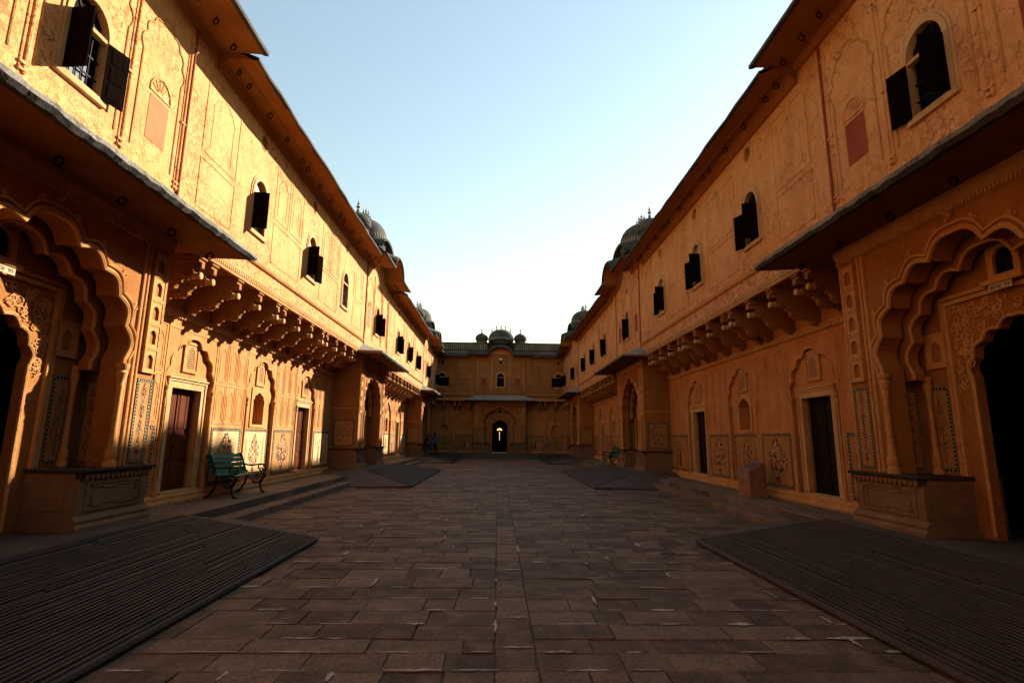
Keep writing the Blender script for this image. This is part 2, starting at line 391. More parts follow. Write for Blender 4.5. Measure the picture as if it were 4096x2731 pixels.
def motif_mesh(wd, h, seed, style, mi_mats=("leafpaint", "flowerpaint", "redpaint")):
    def fn():
        rnd = random.Random(seed); mb = MB(); y = 0.0
        if style == "vase": bouquet(mb, 0, h * .06, wd * .8, h * .88, rnd, y)
        elif style == "trio":
            bouquet(mb, 0, h * .06, wd * .52, h * .88, rnd, y)
            for s_ in (-1, 1): bouquet(mb, s_ * wd * .38, h * .06, wd * .14, h * .8, rnd, y, .5)
        elif style == "tall":
            for k in range(4): bouquet(mb, 0, h * (.03 + .235 * k), wd * .55, h * .25, rnd, y, .35)
        elif style == "round":
            cz = h * .5
            for i in range(260):
                a = rnd.uniform(0, 2 * pi); r = sqrt(rnd.random()) * .40
                x, z = r * wd * cos(a), cz + r * h * .98 * sin(a); sz = wd * rnd.uniform(.030, .055)
                if rnd.random() < .6: leaf(mb, x, z, a + rnd.uniform(-.6, .6), sz * 1.9, sz * .42, y + rnd.random() * .0008, 0)
                else: flower(mb, x, z, sz * .75, y + .001 + rnd.random() * .0008, rnd.choice((1, 1, 2)))
            mb.add([(-.008, y, h * .03), (.008, y, h * .03), (.004, y, h * .5), (-.004, y, h * .5)], [(0, 1, 2, 3)], 0)
        elif style == "figures":
            for k in range(3):
                x = wd * (-.22 + .2 * k); hh = h * (.55 + .16 * (k % 2))
                mb.add([(x - .07, y, h * .08), (x + .09, y, h * .08), (x + .05, y, h * .08 + hh * .75), (x - .03, y, h * .08 + hh * .75)], [(0, 1, 2, 3)], (1, 0, 2)[k])
                flower(mb, x + .01, h * .08 + hh * .86, hh * .1, y + .001, 2, 6)
            for k in range(26): leaf(mb, rnd.uniform(-.42, .42) * wd, h * rnd.uniform(.04, .16), pi / 2 + rnd.uniform(-.6, .6), .07, .014, y + rnd.random() * .0008, 0)
            for k in range(30): leaf(mb, wd * rnd.uniform(.05, .4), h * rnd.uniform(.55, .92), rnd.uniform(0, 6.3), .06, .016, y + rnd.random() * .0008, 0)
        return mb.mesh("flower_motif", list(mi_mats))
    return cached(("motif", round(wd, 2), round(h, 2), seed, style, mi_mats), fn)
def border_mesh(wd, h, bw, dark, lightm):
    def fn():
        mb = MB(); frame(mb, -wd / 2, wd / 2, 0, h, bw, -.002, .004, 0)
        return mb.mesh("border", [dark])
    return cached(("bord", round(wd, 2), round(h, 2), bw, dark), fn)
def bordot_mesh(wd, h, bw, lightm):
    def fn():
        mb = MB()
        frame(mb, -wd / 2 + bw * .04, wd / 2 - bw * .04, bw * .04, h - bw * .04, bw * .09, .004, .006, 0)
        frame(mb, -wd / 2 + bw * .80, wd / 2 - bw * .80, bw * .80, h - bw * .80, bw * .09, .004, .006, 0)
        st = bw * .95
        for z in (bw / 2, h - bw / 2):
            k = max(1, int((wd - bw) / st))
            for i in range(k + 1): flower(mb, -wd / 2 + bw / 2 + (wd - bw) * i / k, z, bw * .26, .0055, 0, 4)
        for x in (-wd / 2 + bw / 2, wd / 2 - bw / 2):
            k = max(1, int((h - bw) / st))
            for i in range(1, k): flower(mb, x, bw / 2 + (h - bw) * i / k, bw * .26, .0055, 0, 4)
        return mb.mesh("border_pattern", [lightm])
    return cached(("bdot", round(wd, 2), round(h, 2), bw, lightm), fn)
def painted_panel(root, cx, y, z0, wd, h, seed, style="vase", field="fresco", bw=0.085, rz=0.0, dark="borderdark", lightm="borderlight", mats=("leafpaint", "flowerpaint", "redpaint")):
    me = cached(("pan", round(wd, 2), round(h, 2), field), lambda: MB().box(-wd / 2, wd / 2, -.02, .008, 0, h).mesh("painted_panel", [field]))
    o = ob("painted_panel", me, root, (cx, y, z0), rz)
    b = ob("border", border_mesh(wd, h, bw, dark, lightm), o, (0, .0085, 0))
    ob("border_pattern", bordot_mesh(wd, h, bw, lightm), o, (0, .0085, 0), kind="stuff")
    ob("flower_motif", motif_mesh(wd - 2 * bw, h - 2 * bw, seed, style, mats), o, (0, .011, bw), kind="stuff")
    return o

# ------------------------------------------------------------------ setting: ground, floor, platforms, ramps
FRONT_L, FRONT_R, BACK_Y, MIDX = -5.2, 5.5, 45.0, 0.15
P0 = 22.2                                   # middle portal, 16.2 m apart
LANDING = 0.42

g = MB(); g.add([(-900, -900, -.06), (900, -900, -.06), (900, 900, -.06), (-900, 900, -.06)], [(0, 1, 2, 3)])
o = ob("ground", g.mesh("ground", ["earth"])); o["kind"] = "structure"

fl = ob("courtyard_floor", MB().box(-6.9, 7.2, -9, 46.4, -.05, -.014).mesh("courtyard_floor", ["mortar"])); fl["kind"] = "structure"
rnd = random.Random(7)
slabs = []
cement = []
def slab_rows():
    y = -1.0
    while y < 43.5:
        d = rnd.uniform(.22, .42)
        if y > 16: d *= 1.08
        yc = y + d / 2
        in_ramp = yc < 8.75 or 17.3 < yc < 26.4 or yc > 33.7
        xl, xr = (-2.95, 3.4) if in_ramp else (-4.9, 5.35)
        for a, b in ((xl, 0.0), (0.31, xr)):
            x = a - (rnd.uniform(0, .4) if a < 0 else 0)
            while x < b - .12:
                wd = rnd.uniform(.26, .75) if rnd.random() < .8 else rnd.uniform(.75, 1.1)
                x2 = x + wd
                if b - x2 < .22: x2 = b
                slabs.append((max(x, a - .4), min(x2, b), y, y + d)); x = x2
        y += d
    y = -1.0
    while y < 43.5:
        d = rnd.uniform(.4, .75); slabs.append((0.0, .31, y, y + d)); y += d
slab_rows()
def slab_geo(mb, x0, x1, y0, y1):
    g_ = rnd.uniform(.001, .006); j = lambda: rnd.uniform(-.010, .010)
    dz = rnd.uniform(-.005, .006); ch = .007
    tilt = rnd.uniform(-.004, .004)
    # an eight-sided, slightly broken outline
    C = [(x0 + g_, y0 + g_), ((x0 + x1) / 2 + j() * 4, y0 + g_ + abs(j()) * .8), (x1 - g_, y0 + g_), (x1 - g_ - abs(j()) * .8, (y0 + y1) / 2 + j()),
         (x1 - g_, y1 - g_), ((x0 + x1) / 2 + j() * 4, y1 - g_ - abs(j()) * .8), (x0 + g_, y1 - g_), (x0 + g_ + abs(j()) * .8, (y0 + y1) / 2 + j())]
    C = [(p[0] + j() * .5, p[1] + j() * .5) for p in C]
    cx, cy = (x0 + x1) / 2, (y0 + y1) / 2
    ins = [(p[0] + (cx - p[0]) / max(.001, abs(cx - p[0]) + abs(cy - p[1])) * ch, p[1] + (cy - p[1]) / max(.001, abs(cx - p[0]) + abs(cy - p[1])) * ch) for p in C]
    z = lambda p: dz + tilt * (p[0] - cx)
    vs = [(p[0], p[1], -.03) for p in C] + [(p[0], p[1], z(p) - .004) for p in C] + [(p[0], p[1], z(p)) for p in ins]
    fs = [(i, (i + 1) % 8, 8 + (i + 1) % 8, 8 + i) for i in range(8)] + [(8 + i, 8 + (i + 1) % 8, 16 + (i + 1) % 8, 16 + i) for i in range(8)] + [tuple(range(16, 24))]
    mb.add(vs, fs)
vis = [s for s in slabs if s[3] > 3.0]
vis.sort(key=lambda s: (s[2] + .0 * abs(s[0])))
near, far = vis[:300], vis[300:] + [s for s in slabs if s[3] <= 3.0]
for s in near:
    mb = MB(); slab_geo(mb, *s); ob("paving_slab", mb.mesh("paving_slab", ["paving"]), fl)
mb = MB()
for s in far: slab_geo(mb, *s)
ob("paving_slabs_beyond", mb.mesh("paving_slabs_beyond", ["paving"]), fl, kind="stuff")
# pale cement smeared into some joints
mb = MB()
for s in slabs:
    if s[2] < 2 or s[2] > 30 or rnd.random() > (.62 if s[2] < 9 else .30): continue
    horiz = rnd.random() < .72
    x0, x1, y0, y1 = s
    L = rnd.uniform(.12, min(.7, x1 - x0)) if horiz else rnd.uniform(.08, y1 - y0)
    px, py = (rnd.uniform(x0, x1 - L * .8), y0) if horiz else (x1, rnd.uniform(y0, y1 - L * .6))
    k = 9; top = []; bot = []
    wmax = rnd.uniform(.008, .022) if rnd.random() < .7 else rnd.uniform(.02, .042)
    for i in range(k):
        t = i / (k - 1); wd = wmax * (sin(pi * t) ** .5) * rnd.uniform(.4, 1.2) + .001
        u = t * L + rnd.uniform(-.006, .006); off = rnd.uniform(-.006, .006)
        top.append((u, off + wd)); bot.append((u, off - wd * rnd.uniform(.3, 1)))
    pts = top + bot[::-1]
    zz = .0095 + rnd.random() * .002
    vs = [(px + p[0], py + p[1], zz) if horiz else (px + p[1], py + p[0], zz) for p in pts]
    mb.add(vs, [(i, i + 1, 2 * k - 2 - i, 2 * k - 1 - i) for i in range(k - 1)])
ob("cement_joints", mb.mesh("cement_joints", ["cement"]), fl, kind="stuff")

def steps(side, y0, y1):
    """two long steps up to the platform in front of a recessed wall; stones one by one"""
    s = -1 if side == 'left' else 1
    lo, up, wall = (4.72, 5.08, 6.95) if side == 'left' else (5.12, 5.48, 7.25)
    root = ob("platform", MB().box(s * up if s > 0 else -wall, wall if s > 0 else -up, y0 - .6, y1 + .9, -.04, .282).mesh("platform", ["landing"])); root["kind"] = "structure"
    for (xa, xb, za, zb, end) in ((lo, up + .04, -.03, .14, y1), (up, up + .36, .12, .30, y1 + .12)):
        y = y0
        while y < end - .05:
            L = rnd.uniform(.7, 1.5); y2 = min(end, y + L)
            if end - y2 < .3: y2 = end
            a = xa + rnd.uniform(-.012, .012)
            ob("step_stone", MB().box(min(s * a, s * xb), max(s * a, s * xb), y + .004, y2 - .004, za, zb + rnd.uniform(-.004, .006), 0, .014).mesh("step_stone", ["stepstone"]), root)
            y = y2
    y = y0 - .6                              # paving flags on the platform
    while y < y1 + .7:
        L = rnd.uniform(.6, 1.1); xs = up + .37
        while xs < wall - .05:
            wd = min(rnd.uniform(.45, .9), wall - xs)
            ob("platform_flag", MB().box(min(s * (xs + .003), s * (xs + wd - .003)), max(s * (xs + .003), s * (xs + wd - .003)), y + .004, y + L - .004, .27, .30 + rnd.uniform(-.002, .003), 0, .006).mesh("platform_flag", ["stepstone"]), root)
            xs += wd
        y += L
    return root
for sd_ in ("left", "right"):
    steps(sd_, 8.5, 18.1); steps(sd_, 25.6, 34.3)

def make_ramp(side, yb0, yb1, yt0, yt1, sy0, sy1, zt, xtop=None, nrib=42, label=None):
    """ribbed stone ramp: ribs run along the courtyard, smooth side slopes. yb: front foot, yt: top edge, sy: feet of the side slopes at the back"""
    s = -1 if side == 'left' else 1
    xb = 2.76 if side == 'left' else 3.14
    xt = xtop or (4.68 if side == 'left' else 5.02)
    wall = 6.55 if side == 'left' else 6.85
    lip = .075
    mb = MB()
    A = [(s * xb, yb0, lip), (s * xb, yb1, lip), (s * xt, yt1, zt), (s * xt, yt0, zt)]
    B = [(s * wall, yt0, zt), (s * wall, yt1, zt)]
    C = [(s * xt, sy0, lip * .5), (s * xt, sy1, lip * .5), (s * wall, sy0, lip * .5), (s * wall, sy1, lip * .5)]
    vs = A + B + C + [(s * xb, yb0, -.03), (s * xb, yb1, -.03), (s * xt, sy0, -.03), (s * xt, sy1, -.03), (s * wall, sy0, -.03), (s * wall, sy1, -.03)]
    fs = [(0, 1, 2, 3), (3, 2, 5, 4), (0, 3, 6), (1, 7, 2), (3, 4, 8, 6), (2, 7, 9, 5), (10, 11, 1, 0), (10, 0, 6, 12), (11, 13, 7, 1), (12, 6, 8, 14), (13, 15, 9, 7)]
    mb.add(vs, fs)
    mb.m[0] = 1
    root = ob("ramp", mb.mesh("ramp", ["landing", "grooveshade"])); root["kind"] = "structure"
    if label: root["label"] = label
    slope = (zt - lip) / (xt - xb); L = sqrt((xt - xb) ** 2 + (zt - lip) ** 2)
    st = L / nrib
    for i in range(nrib):
        t = (i + .5) / nrib
        x = xb + (xt - xb) * t; z = lip + (zt - lip) * t
        ya = yb0 + (yt0 - yb0) * t + .03; ybb = yb1 + (yt1 - yb1) * t - .03
        cuts = [ya]; y = ya + rnd.uniform(.7, 2.6)
        seg = i // 7
        rr = random.Random(seg * 31 + int(yb1 * 10) + (0 if s < 0 else 5)); y = ya + rr.uniform(1.0, 2.4)
        while y < ybb - .5: cuts.append(y); y += rr.uniform(1.3, 2.6)
        cuts.append(ybb)
        mb = MB(); hw_ = st * .31
        for a, b in zip(cuts[:-1], cuts[1:]):
            h_ = .017 + rnd.uniform(-.004, .003) if rnd.random() > .07 else .006
            if i in (0,): h_ = .012
            vs = []
            for yy in (a + .004, b - .004):
                for (dx, dz) in ((-hw_ * 1.15, -.006), (-hw_ * .75, h_), (hw_ * .75, h_), (hw_ * 1.15, -.006)):
                    vs.append((s * (x + dx), yy, z + dx * slope + dz))
            mb.add(vs, [(1, 2, 6, 5)]); k_ = len(mb.v) - 8
            for f_ in ((0, 1, 5, 4), (2, 3, 7, 6), (0, 3, 2, 1), (4, 5, 6, 7)): mb.f.append([q_ + k_ for q_ in f_]); mb.m.append(1)
        ob("rib", mb.mesh("rib", ["rampstone", "grooveshade"]), root)
    mb = MB()                                # rounded kerb along the foot
    mb.tube([(s * xb, yb0, lip * .55), (s * xb, yb1, lip * .55)], .036, 8)
    ob("kerb", mb.mesh("kerb", ["rampstone"], True), root)
    return root
for sd_ in ("left", "right"):
    make_ramp(sd_, -.6, 8.62, 2.4, 8.36, -.6, 10.5, LANDING)
    make_ramp(sd_, 17.4, 26.3, 19.5, 24.5, 17.4, 26.3, LANDING)
    make_ramp(sd_, 33.7, 43.6, 35.8, 43.6, 33.7, 43.6, .35, xtop=(4.9 if sd_ == 'left' else 5.24), nrib=30)
mb = MB()
mb.add([(-2.8, 42, .05), (3.2, 42, .05), (3.2, 43.7, .34), (-2.8, 43.7, .34), (-2.8, 46.3, .34), (3.2, 46.3, .34), (-2.8, 42, -.03), (3.2, 42, -.03)],
       [(0, 1, 2, 3), (3, 2, 5, 4), (6, 7, 1, 0)])
o = ob("back_ramp", mb.mesh("back_ramp", ["landing"])); o["kind"] = "structure"
for s in (-1, 1):
    x0, x1 = (-6.5, -2.8) if s < 0 else (3.2, 6.8)
    o = ob("back_landing", MB().box(x0, x1, 43.6, 46.35, -.03, .345).mesh("back_landing", ["landing"])); o["kind"] = "structure"

# ------------------------------------------------------------------ palace pieces (x along the wall, y out of it, z up; y = 0 is the upper wall face)
REC = -1.0
def scallops(mb, x0, x1, y, z, st, h, dy=.02):
    n = int((x1 - x0) / st)
    for i in range(n):
        cx = x0 + (i + .5) * (x1 - x0) / n; w_ = st * .44
        P = [(cx - w_, z), (cx + w_, z), (cx + w_ * .9, z - h * .5), (cx + w_ * .5, z - h * .88), (cx, z - h), (cx - w_ * .5, z - h * .88), (cx - w_ * .9, z - h * .5)]
        k = len(P)
        mb.add([(p[0], y, p[1]) for p in P] + [(p[0], y + dy, p[1]) for p in P], [tuple(range(k, 2 * k))] + [(i_, (i_ + 1) % k, k + (i_ + 1) % k, k + i_) for i_ in range(k)])
def teeth(mb, x0, x1, y0, y1, z0, z1, st):
    n = int((x1 - x0) / st)
    for i in range(n):
        a = x0 + (x1 - x0) * i / n
        mb.box(a + st * .2, a + st * .75, y0, y1, z0, z1)

def bracket_mesh():
    low = [(-1.0, 3.93), (-.94, 3.905), (-.87, 3.905), (-.81, 3.945), (-.76, 4.005), (-.70, 4.04), (-.63, 4.035), (-.56, 4.01), (-.49, 4.02), (-.43, 4.065),
           (-.38, 4.14), (-.33, 4.22), (-.27, 4.265), (-.20, 4.25), (-.14, 4.25), (-.10, 4.285), (-.09, 4.34), (-.12, 4.385), (-.17, 4.40)]
    top = [(-.17, 4.44), (-.03, 4.44), (-.03, 4.54), (-1.0, 4.54)]
    mb = MB(); P = low + top
    # bowed body: three slices so the flank swells
    k = len(P); xs = (-.058, -.044, .044, .058); sc = (0.012, 0, 0, .012)
    cy = sum(p[0] for p in P) / k; cz = sum(p[1] for p in P) / k
    vs = []
    for x, q in zip(xs, sc):
        for p in P: vs.append((x, p[0], p[1] + (q * 1.6 if p in low else 0)))
    fs = [(i * k + j, i * k + (j + 1) % k, (i + 1) * k + (j + 1) % k, (i + 1) * k + j) for i in range(3) for j in range(k)]
    t = tessellate_polygon([[Vector((p[0], p[1], 0)) for p in P]])
    fs += [tuple(a) for a in t] + [tuple(b + 3 * k for b in reversed(a)) for a in t]
    mb.add(vs, fs)
    return mb.mesh("bracket", ["timber"], True)
def scroll_mesh():
    mb = MB()
    for s in (-1, 1):                       # carved ropes along the flanks
        for (c, r, tu) in (((-.90, 3.98), .055, 1.6), ((-.62, 4.12), .06, -1.5), ((-.24, 4.33), .055, 1.6)):
            pts = [(s * .06, c[0] + r * (1 - t * .8) * cos(t * 2 * pi * tu), c[1] + r * (1 - t * .8) * sin(t * 2 * pi * tu)) for t in [i / 14 for i in range(15)]]
            mb.tube(pts, .012, 5)
    for k in range(9):                       # leaf rolls across the belly
        y = -.92 + .085 * k
        z = [3.92, 3.93, 4.02, 4.05, 4.03, 4.04, 4.10, 4.22, 4.26][k]
        mb.tube([(-.06, y, z), (0, y - .01, z - .018), (.06, y, z)], .02, 6)
    return mb.mesh("scroll", ["timber"], True)
def beam_mesh():
    mb = MB(); mb.box(-.10, .10, REC, .0, 4.54, 4.60, 0, .006); mb.box(-.12, .12, REC, .03, 4.60, 4.665, 0, .006)
    mb.box(-.05, .05, -.14, .025, 4.44, 4.54, 0, .006)
    return mb.mesh("beam", ["timber"])
def pendant_mesh():
    mb = MB()
    mb.lathe([(.022, -.20), (.05, -.17), (.062, -.10), (.045, -.05), (.066, -.02), (.06, .012), (.04, .02)], (0, 0, 4.31), 12, 0, 'y')
    return mb.mesh("pendant", ["cream"], True)  # cream puts the sunlit white of the tips into their colour
def bracket(root, x):
    o = ob("bracket", cached("br", bracket_mesh), root, (x, 0, 0))
    ob("scroll", cached("brs", scroll_mesh), o); ob("beam", cached("brb", beam_mesh), o); ob("pendant", cached("brp", pendant_mesh), o)
    return o

def door_meshes(mat):
    hw, z0, z1 = .52, .53, 2.5
    leaf_ = MB(); leaf_.box(-hw - .01, -.004, -1.26, -1.22, z0, z1, 0, .004); leaf_.box(.004, hw + .01, -1.26, -1.22, z0, z1, 0, .004); leaf_.box(-.03, .03, -1.222, -1.20, z0, z1, 0, .004)
    panels = []
    for sx in (-1, 1):
        for cxo in (.155, .385):
            for (a, b) in ((.60, 1.02), (1.10, 1.62), (1.70, 2.42)): panels.append((sx * cxo, a, b))
    return leaf_.mesh("door", [mat]), panels
def panel_piece(h, mat):
    def fn():
        mb = MB(); w_ = .095
        vs = [(-w_, 0, 0), (w_, 0, 0), (w_, 0, h), (-w_, 0, h), (-w_ + .022, .016, .022), (w_ - .022, .016, .022), (w_ - .022, .016, h - .022), (-w_ + .022, .016, h - .022)]
        mb.add(vs, [(0, 1, 5, 4), (1, 2, 6, 5), (2, 3, 7, 6), (3, 0, 4, 7), (4, 5, 6, 7)])
        return mb.mesh("panel", [mat])
    return cached(("dp", round(h, 2), mat), fn)
def door(root, cx, mat, full=True):
    me, panels = cached(("door", mat), lambda: door_meshes(mat))
    o = ob("door", me, root, (cx, 0, 0))
    if full:
        for (x, a, b) in panels: ob("panel", panel_piece(b - a, mat), o, (x, -1.2195, a))
        ob("door_handle", cached("dh", lambda: MB().tube([(.05 + .035 * cos(2 * pi * i / 12), -1.195, 1.35 + .035 * sin(2 * pi * i / 12)) for i in range(12)], .006, 5, 0, True).mesh("door_handle", ["iron"])), o)
    def fr():
        mb = MB()
        mb.prism([(-.62, .5), (-.508, .5), (-.508, 2.49), (.508, 2.49), (.508, .5), (.62, .5), (.62, 2.63), (-.62, 2.63)], [], -1.16, -1.045)
        mb.prism([(-.66, .5), (-.615, .5), (-.615, 2.62), (.615, 2.62), (.615, .5), (.66, .5), (.66, 2.67), (-.66, 2.67)], [], -1.10, -1.025)
        mb.box(-.68, .68, -1.10, -1.0, 2.67, 2.70)
        mb.box(-.62, .62, -1.3, -.965, .44, .53)
        return mb.mesh("door_frame", ["cream"])
    ob("door_frame", cached("dfr", fr), o)
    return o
def lattice(root, cx, z0, y=-1.07):
    """small pierced window over a door"""
    def fr():
        mb = MB(); frame(mb, -.26, .26, -.06, .56, .05, -.005, .03)
        mb.prism(rect(-.21, .21, -.01, .51), [roundarch(.13, .03, .30, 0, 8, .16)], -.005, .012)
        return mb.mesh("lattice_frame", ["trim"])
    def sc():
        mb = MB()
        for i in range(6):
            x = -.105 + .042 * i; mb.box(x - .006, x + .006, -.006, .008, .03, .30 + .16 * sqrt(max(0, 1 - (x / .13) ** 2)))
        for k in range(9):
            z = .06 + .045 * k; q = .13 if z < .30 else .13 * sqrt(max(.02, 1 - ((z - .30) / .16) ** 2))
            mb.box(-q, q, -.006, .006, z - .006, z + .006)
        return mb.mesh("lattice", ["cream"])
    o = ob("lattice_window", cached("latb", lambda: MB().prism(roundarch(.13, .03, .30, 0, 8, .16), [], -.012, -.004).mesh("lattice_window", ["dark"])), root, (cx, y + .006, z0))
    ob("lattice_frame", cached("latf", fr), o); ob("lattice", cached("lats", sc), o)

def outline_tube(pts, r, y, mat, name):
    return MB().tube([(p[0], y, p[1]) for p in pts], r, 6).mesh(name, [mat], True)
def panel_frame(root, cx, y, z0, wd, h, arch=True, mat="trim"):
    def fn():
        mb = MB(); frame(mb, -wd / 2, wd / 2, 0, h, .022, -.004, .010)
        if arch:
            pts = cusped(wd * .3, h * .1, h * .58, h * .84, 0, 2, -.22, 4)
            mb.tube([(p[0], .002, p[1]) for p in pts], .008, 5)
        return mb.mesh("panel_frame", [mat])
    return ob("panel_frame", cached(("pf", round(wd, 2), round(h, 2), arch, mat), fn), root, (cx, y, z0))

def colonnette(root, x, y, z0, z1, r=.05, mat="trim"):
    def fn():
        h = z1 - z0
        pr = [(r * 1.5, 0), (r * 1.5, .06), (r * 1.1, .09), (r * 1.45, .15), (r * 1.2, .22), (r * .85, .27), (r * .95, .32), (r * .8, .36), (r * .72, h * .5), (r * .75, h - .34), (r * .95, h - .31),
              (r * .75, h - .27), (r * 1.05, h - .2), (r * 1.35, h - .12), (r * 1.0, h - .09), (r * 1.5, h - .05), (r * 1.5, h)]
        return MB().lathe(pr, (0, 0, 0), 12).mesh("colonnette", [mat], True)
    return ob("colonnette", cached(("col", round(z1 - z0, 2), r, mat), fn), root, (x, y, z0))

# ---- windows
def shutter_leaf():
    w_ = .295; mb = MB(); mb.box(0, w_, -.014, .014, 0, .79, 0, .003)
    return mb.mesh("shutter", ["shutterwood"])
def shutter_panel():
    mb = MB()
    for s in (-1, 1):
        mb.add([(-.095, s * .0145, 0), (.095, s * .0145, 0), (.095, s * .0145, .20), (-.095, s * .0145, .20), (-.075, s * .022, .02), (.075, s * .022, .02), (.075, s * .022, .18), (-.075, s * .022, .18)],
               [(0, 1, 5, 4), (1, 2, 6, 5), (2, 3, 7, 6), (3, 0, 4, 7), (4, 5, 6, 7)])
    return mb.mesh("shutter_panel", ["shutterwood"])
def win_frame():
    mb = MB(); mb.prism(roundarch(.375, 5.76, 6.62, 0, 14, .44), [roundarch(.30, 5.84, 6.62, 0, 14, .36)], -.06, .035)
    mb.prism(roundarch(.42, 5.755, 6.62, 0, 14, .50), [roundarch(.373, 5.765, 6.62, 0, 14, .437)], -.05, .018)
    mb.box(-.31, .31, -.06, .02, 6.60, 6.65)
    return mb.mesh("window_frame", ["cream"])
def fan_mesh(mat):
    mb = MB(); mb.prism([(.30 * cos(pi * i / 12), 6.62 + .36 * sin(pi * i / 12)) for i in range(13)], [], -.085, -.07)
    return mb.mesh("fanlight", [mat])
def fan_bars():
    mb = MB()
    for i in range(1, 6):
        a = pi * i / 6; mb.tube([(.05 * cos(a), -.062, 6.65 + .05 * sin(a)), (.29 * cos(a), -.062, 6.63 + .34 * sin(a))], .01, 5)
    mb.tube([(.16 * cos(pi * i / 10), -.062, 6.64 + .19 * sin(pi * i / 10)) for i in range(11)], .009, 5)
    return mb.mesh("fanlight_bars", ["darkwood"])
def win_bars():
    mb = MB()
    for i in range(6):
        x = -.25 + .1 * i; mb.tube([(x, -.06, 5.84), (x, -.06, 6.62)], .008, 5)
    for z in (6.05, 6.3): mb.box(-.3, .3, -.07, -.055, z, z + .02)
    return mb.mesh("iron_bars", ["iron"])
def window(root, cx, a_lo, a_hi, pale=False):
    pane = cached("pane", lambda: MB().prism(roundarch(.302, 5.81, 6.62, 0, 14, .362), [], -.12, -.095).mesh("window", ["glass"]))
    o = ob("window", pane, root, (cx, 0, 0))
    ob("window_frame", cached("wf", win_frame), o)
    ob("fanlight", cached(("fan", pale), lambda: fan_mesh("paleglass" if pale else "dark")), o)
    if not pale: ob("fanlight_bars", cached("fanb", fan_bars), o)
    ob("iron_bars", cached("wb", win_bars), o)
    ob("window_sill", cached("ws", lambda: MB().box(-.40, .40, -.28, .05, 5.74, 5.80, 0, .008).mesh("window_sill", ["cream"])), o)
    lf = cached("shl", shutter_leaf); sp = cached("shp", shutter_panel)
    for side, ang in ((-1, a_lo), (1, a_hi)):
        if ang is None: continue
        rz = radians(ang) if side < 0 else pi - radians(ang)
        l_ = ob("shutter", lf, o, (side * .30, .03, 5.83), rz)
    # raised panels are carved on the leaves
        l_.data = cached("shlp", lambda: _leaf_with_panels())
    return o
def _leaf_with_panels():
    mb = MB(); w_ = .295
    mb.box(0, w_, -.012, .012, 0, .79)
    for z in (.04, .29, .54):
        for s in (-1, 1):
            mb.add([(.04, s * .012, z), (w_ - .04, s * .012, z), (w_ - .04, s * .012, z + .21), (.04, s * .012, z + .21),
                    (.06, s * .021, z + .02), (w_ - .06, s * .021, z + .02), (w_ - .06, s * .021, z + .19), (.06, s * .021, z + .19)],
                   [(0, 1, 5, 4), (1, 2, 6, 5), (2, 3, 7, 6), (3, 0, 4, 7), (4, 5, 6, 7)])
    return mb.mesh("shutter", ["shutterwood"])

def ring_mesh():
    mb = MB(); mb.tube([(0, .05 * cos(2 * pi * i / 14), -.075 + .05 * sin(2 * pi * i / 14)) for i in range(14)], .013, 6, 0, True)
    mb.tube([(0, 0, .02), (0, 0, -.03)], .012, 6)
    return mb.mesh("iron_ring", ["iron"], True)
def iron_ring(parent, x, y, z): return ob("iron_ring", cached("ring", ring_mesh), parent, (x, y, z), rz=random.Random(int(x * 97)).uniform(-.5, .5))

# ---- eaves
def eave(root, x0, x1, rings, dz=0.0, ext=.70):
    prof = [(0, 8.16), (.05, 8.18), (.09, 8.25), (.13, 8.31), (.17, 8.33), (.19, 8.345), (ext, 8.32), (ext + .01, 8.36), (0, 8.66)]
    prof = [(a, b + dz) for a, b in prof]
    mb = MB(); mb.sweepx(prof, x0, x1)
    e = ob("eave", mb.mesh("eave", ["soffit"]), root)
    n = max(2, int((x1 - x0) / .5)); r2 = random.Random(int(x0 * 13))
    mb = MB(); zz = [r2.uniform(-.012, .012) for _ in range(n + 1)]; yy = [r2.uniform(-.02, .02) for _ in range(n + 1)]
    vs = []
    for i in range(n + 1):
        x = x0 + (x1 - x0) * i / n
        for (a, b) in ((ext - .04, 8.322), (ext + .035 + yy[i], 8.318 + zz[i]), (ext + .035 + yy[i], 8.375 + zz[i]), (-.01, 8.69)): vs.append((x, a, b + dz))
    mb.add(vs, [(i * 4 + j, i * 4 + (j + 1) % 4, i * 4 + 4 + (j + 1) % 4, i * 4 + 4 + j) for i in range(n) for j in range(4)] + [(0, 1, 2, 3), (n * 4, n * 4 + 1, n * 4 + 2, n * 4 + 3)])
    ob("eave_roof", mb.mesh("eave_roof", ["edge"]), e)
    ob("eave_moulding", MB().tube([(x0, .36, 8.332 + dz), (x1, .36, 8.332 + dz)], .012, 5).mesh("eave_moulding", ["timber"]), e)
    for x in rings: iron_ring(e, x, .27, 8.34 + dz)
    return e
HUMP = lambda u: .66 * max(0.0, 1 - (abs(u) / .98) ** 2.4) ** .62 if abs(u) < .98 else 0.0
def portal_eave(root, cx):
    ext = .86
    prof = [(0, 8.36), (.05, 8.38), (.10, 8.46), (.14, 8.48), (ext, 8.44), (ext + .01, 8.475), (0, 8.80)]
    mb = MB(); mb.sweepx(prof, -2.75, 2.75, 0, HUMP, 66)
    e = ob("portal_eave", mb.mesh("portal_eave", ["soffit"]), root, (cx, 0, 0))
    mb = MB(); mb.sweepx([(ext - .03, 8.435), (ext + .04, 8.43), (ext + .04, 8.50), (-.01, 8.84)], -2.78, 2.78, 0, HUMP, 66)
    ob("eave_roof", mb.mesh("eave_roof", ["edge"]), e)
    pts = [(-2.74, 8.30), (2.74, 8.30)] + [(2.74 - 5.48 * i / 60, 8.70 + HUMP(2.74 - 5.48 * i / 60)) for i in range(61)]
    ob("tympanum", MB().prism(pts, [], -.28, -.003).mesh("tympanum", ["upper"]), e)
    for x in (-2.5, -1.9, -1.4, 1.4, 1.9, 2.5): iron_ring(e, x, .4, 8.45)
    return e

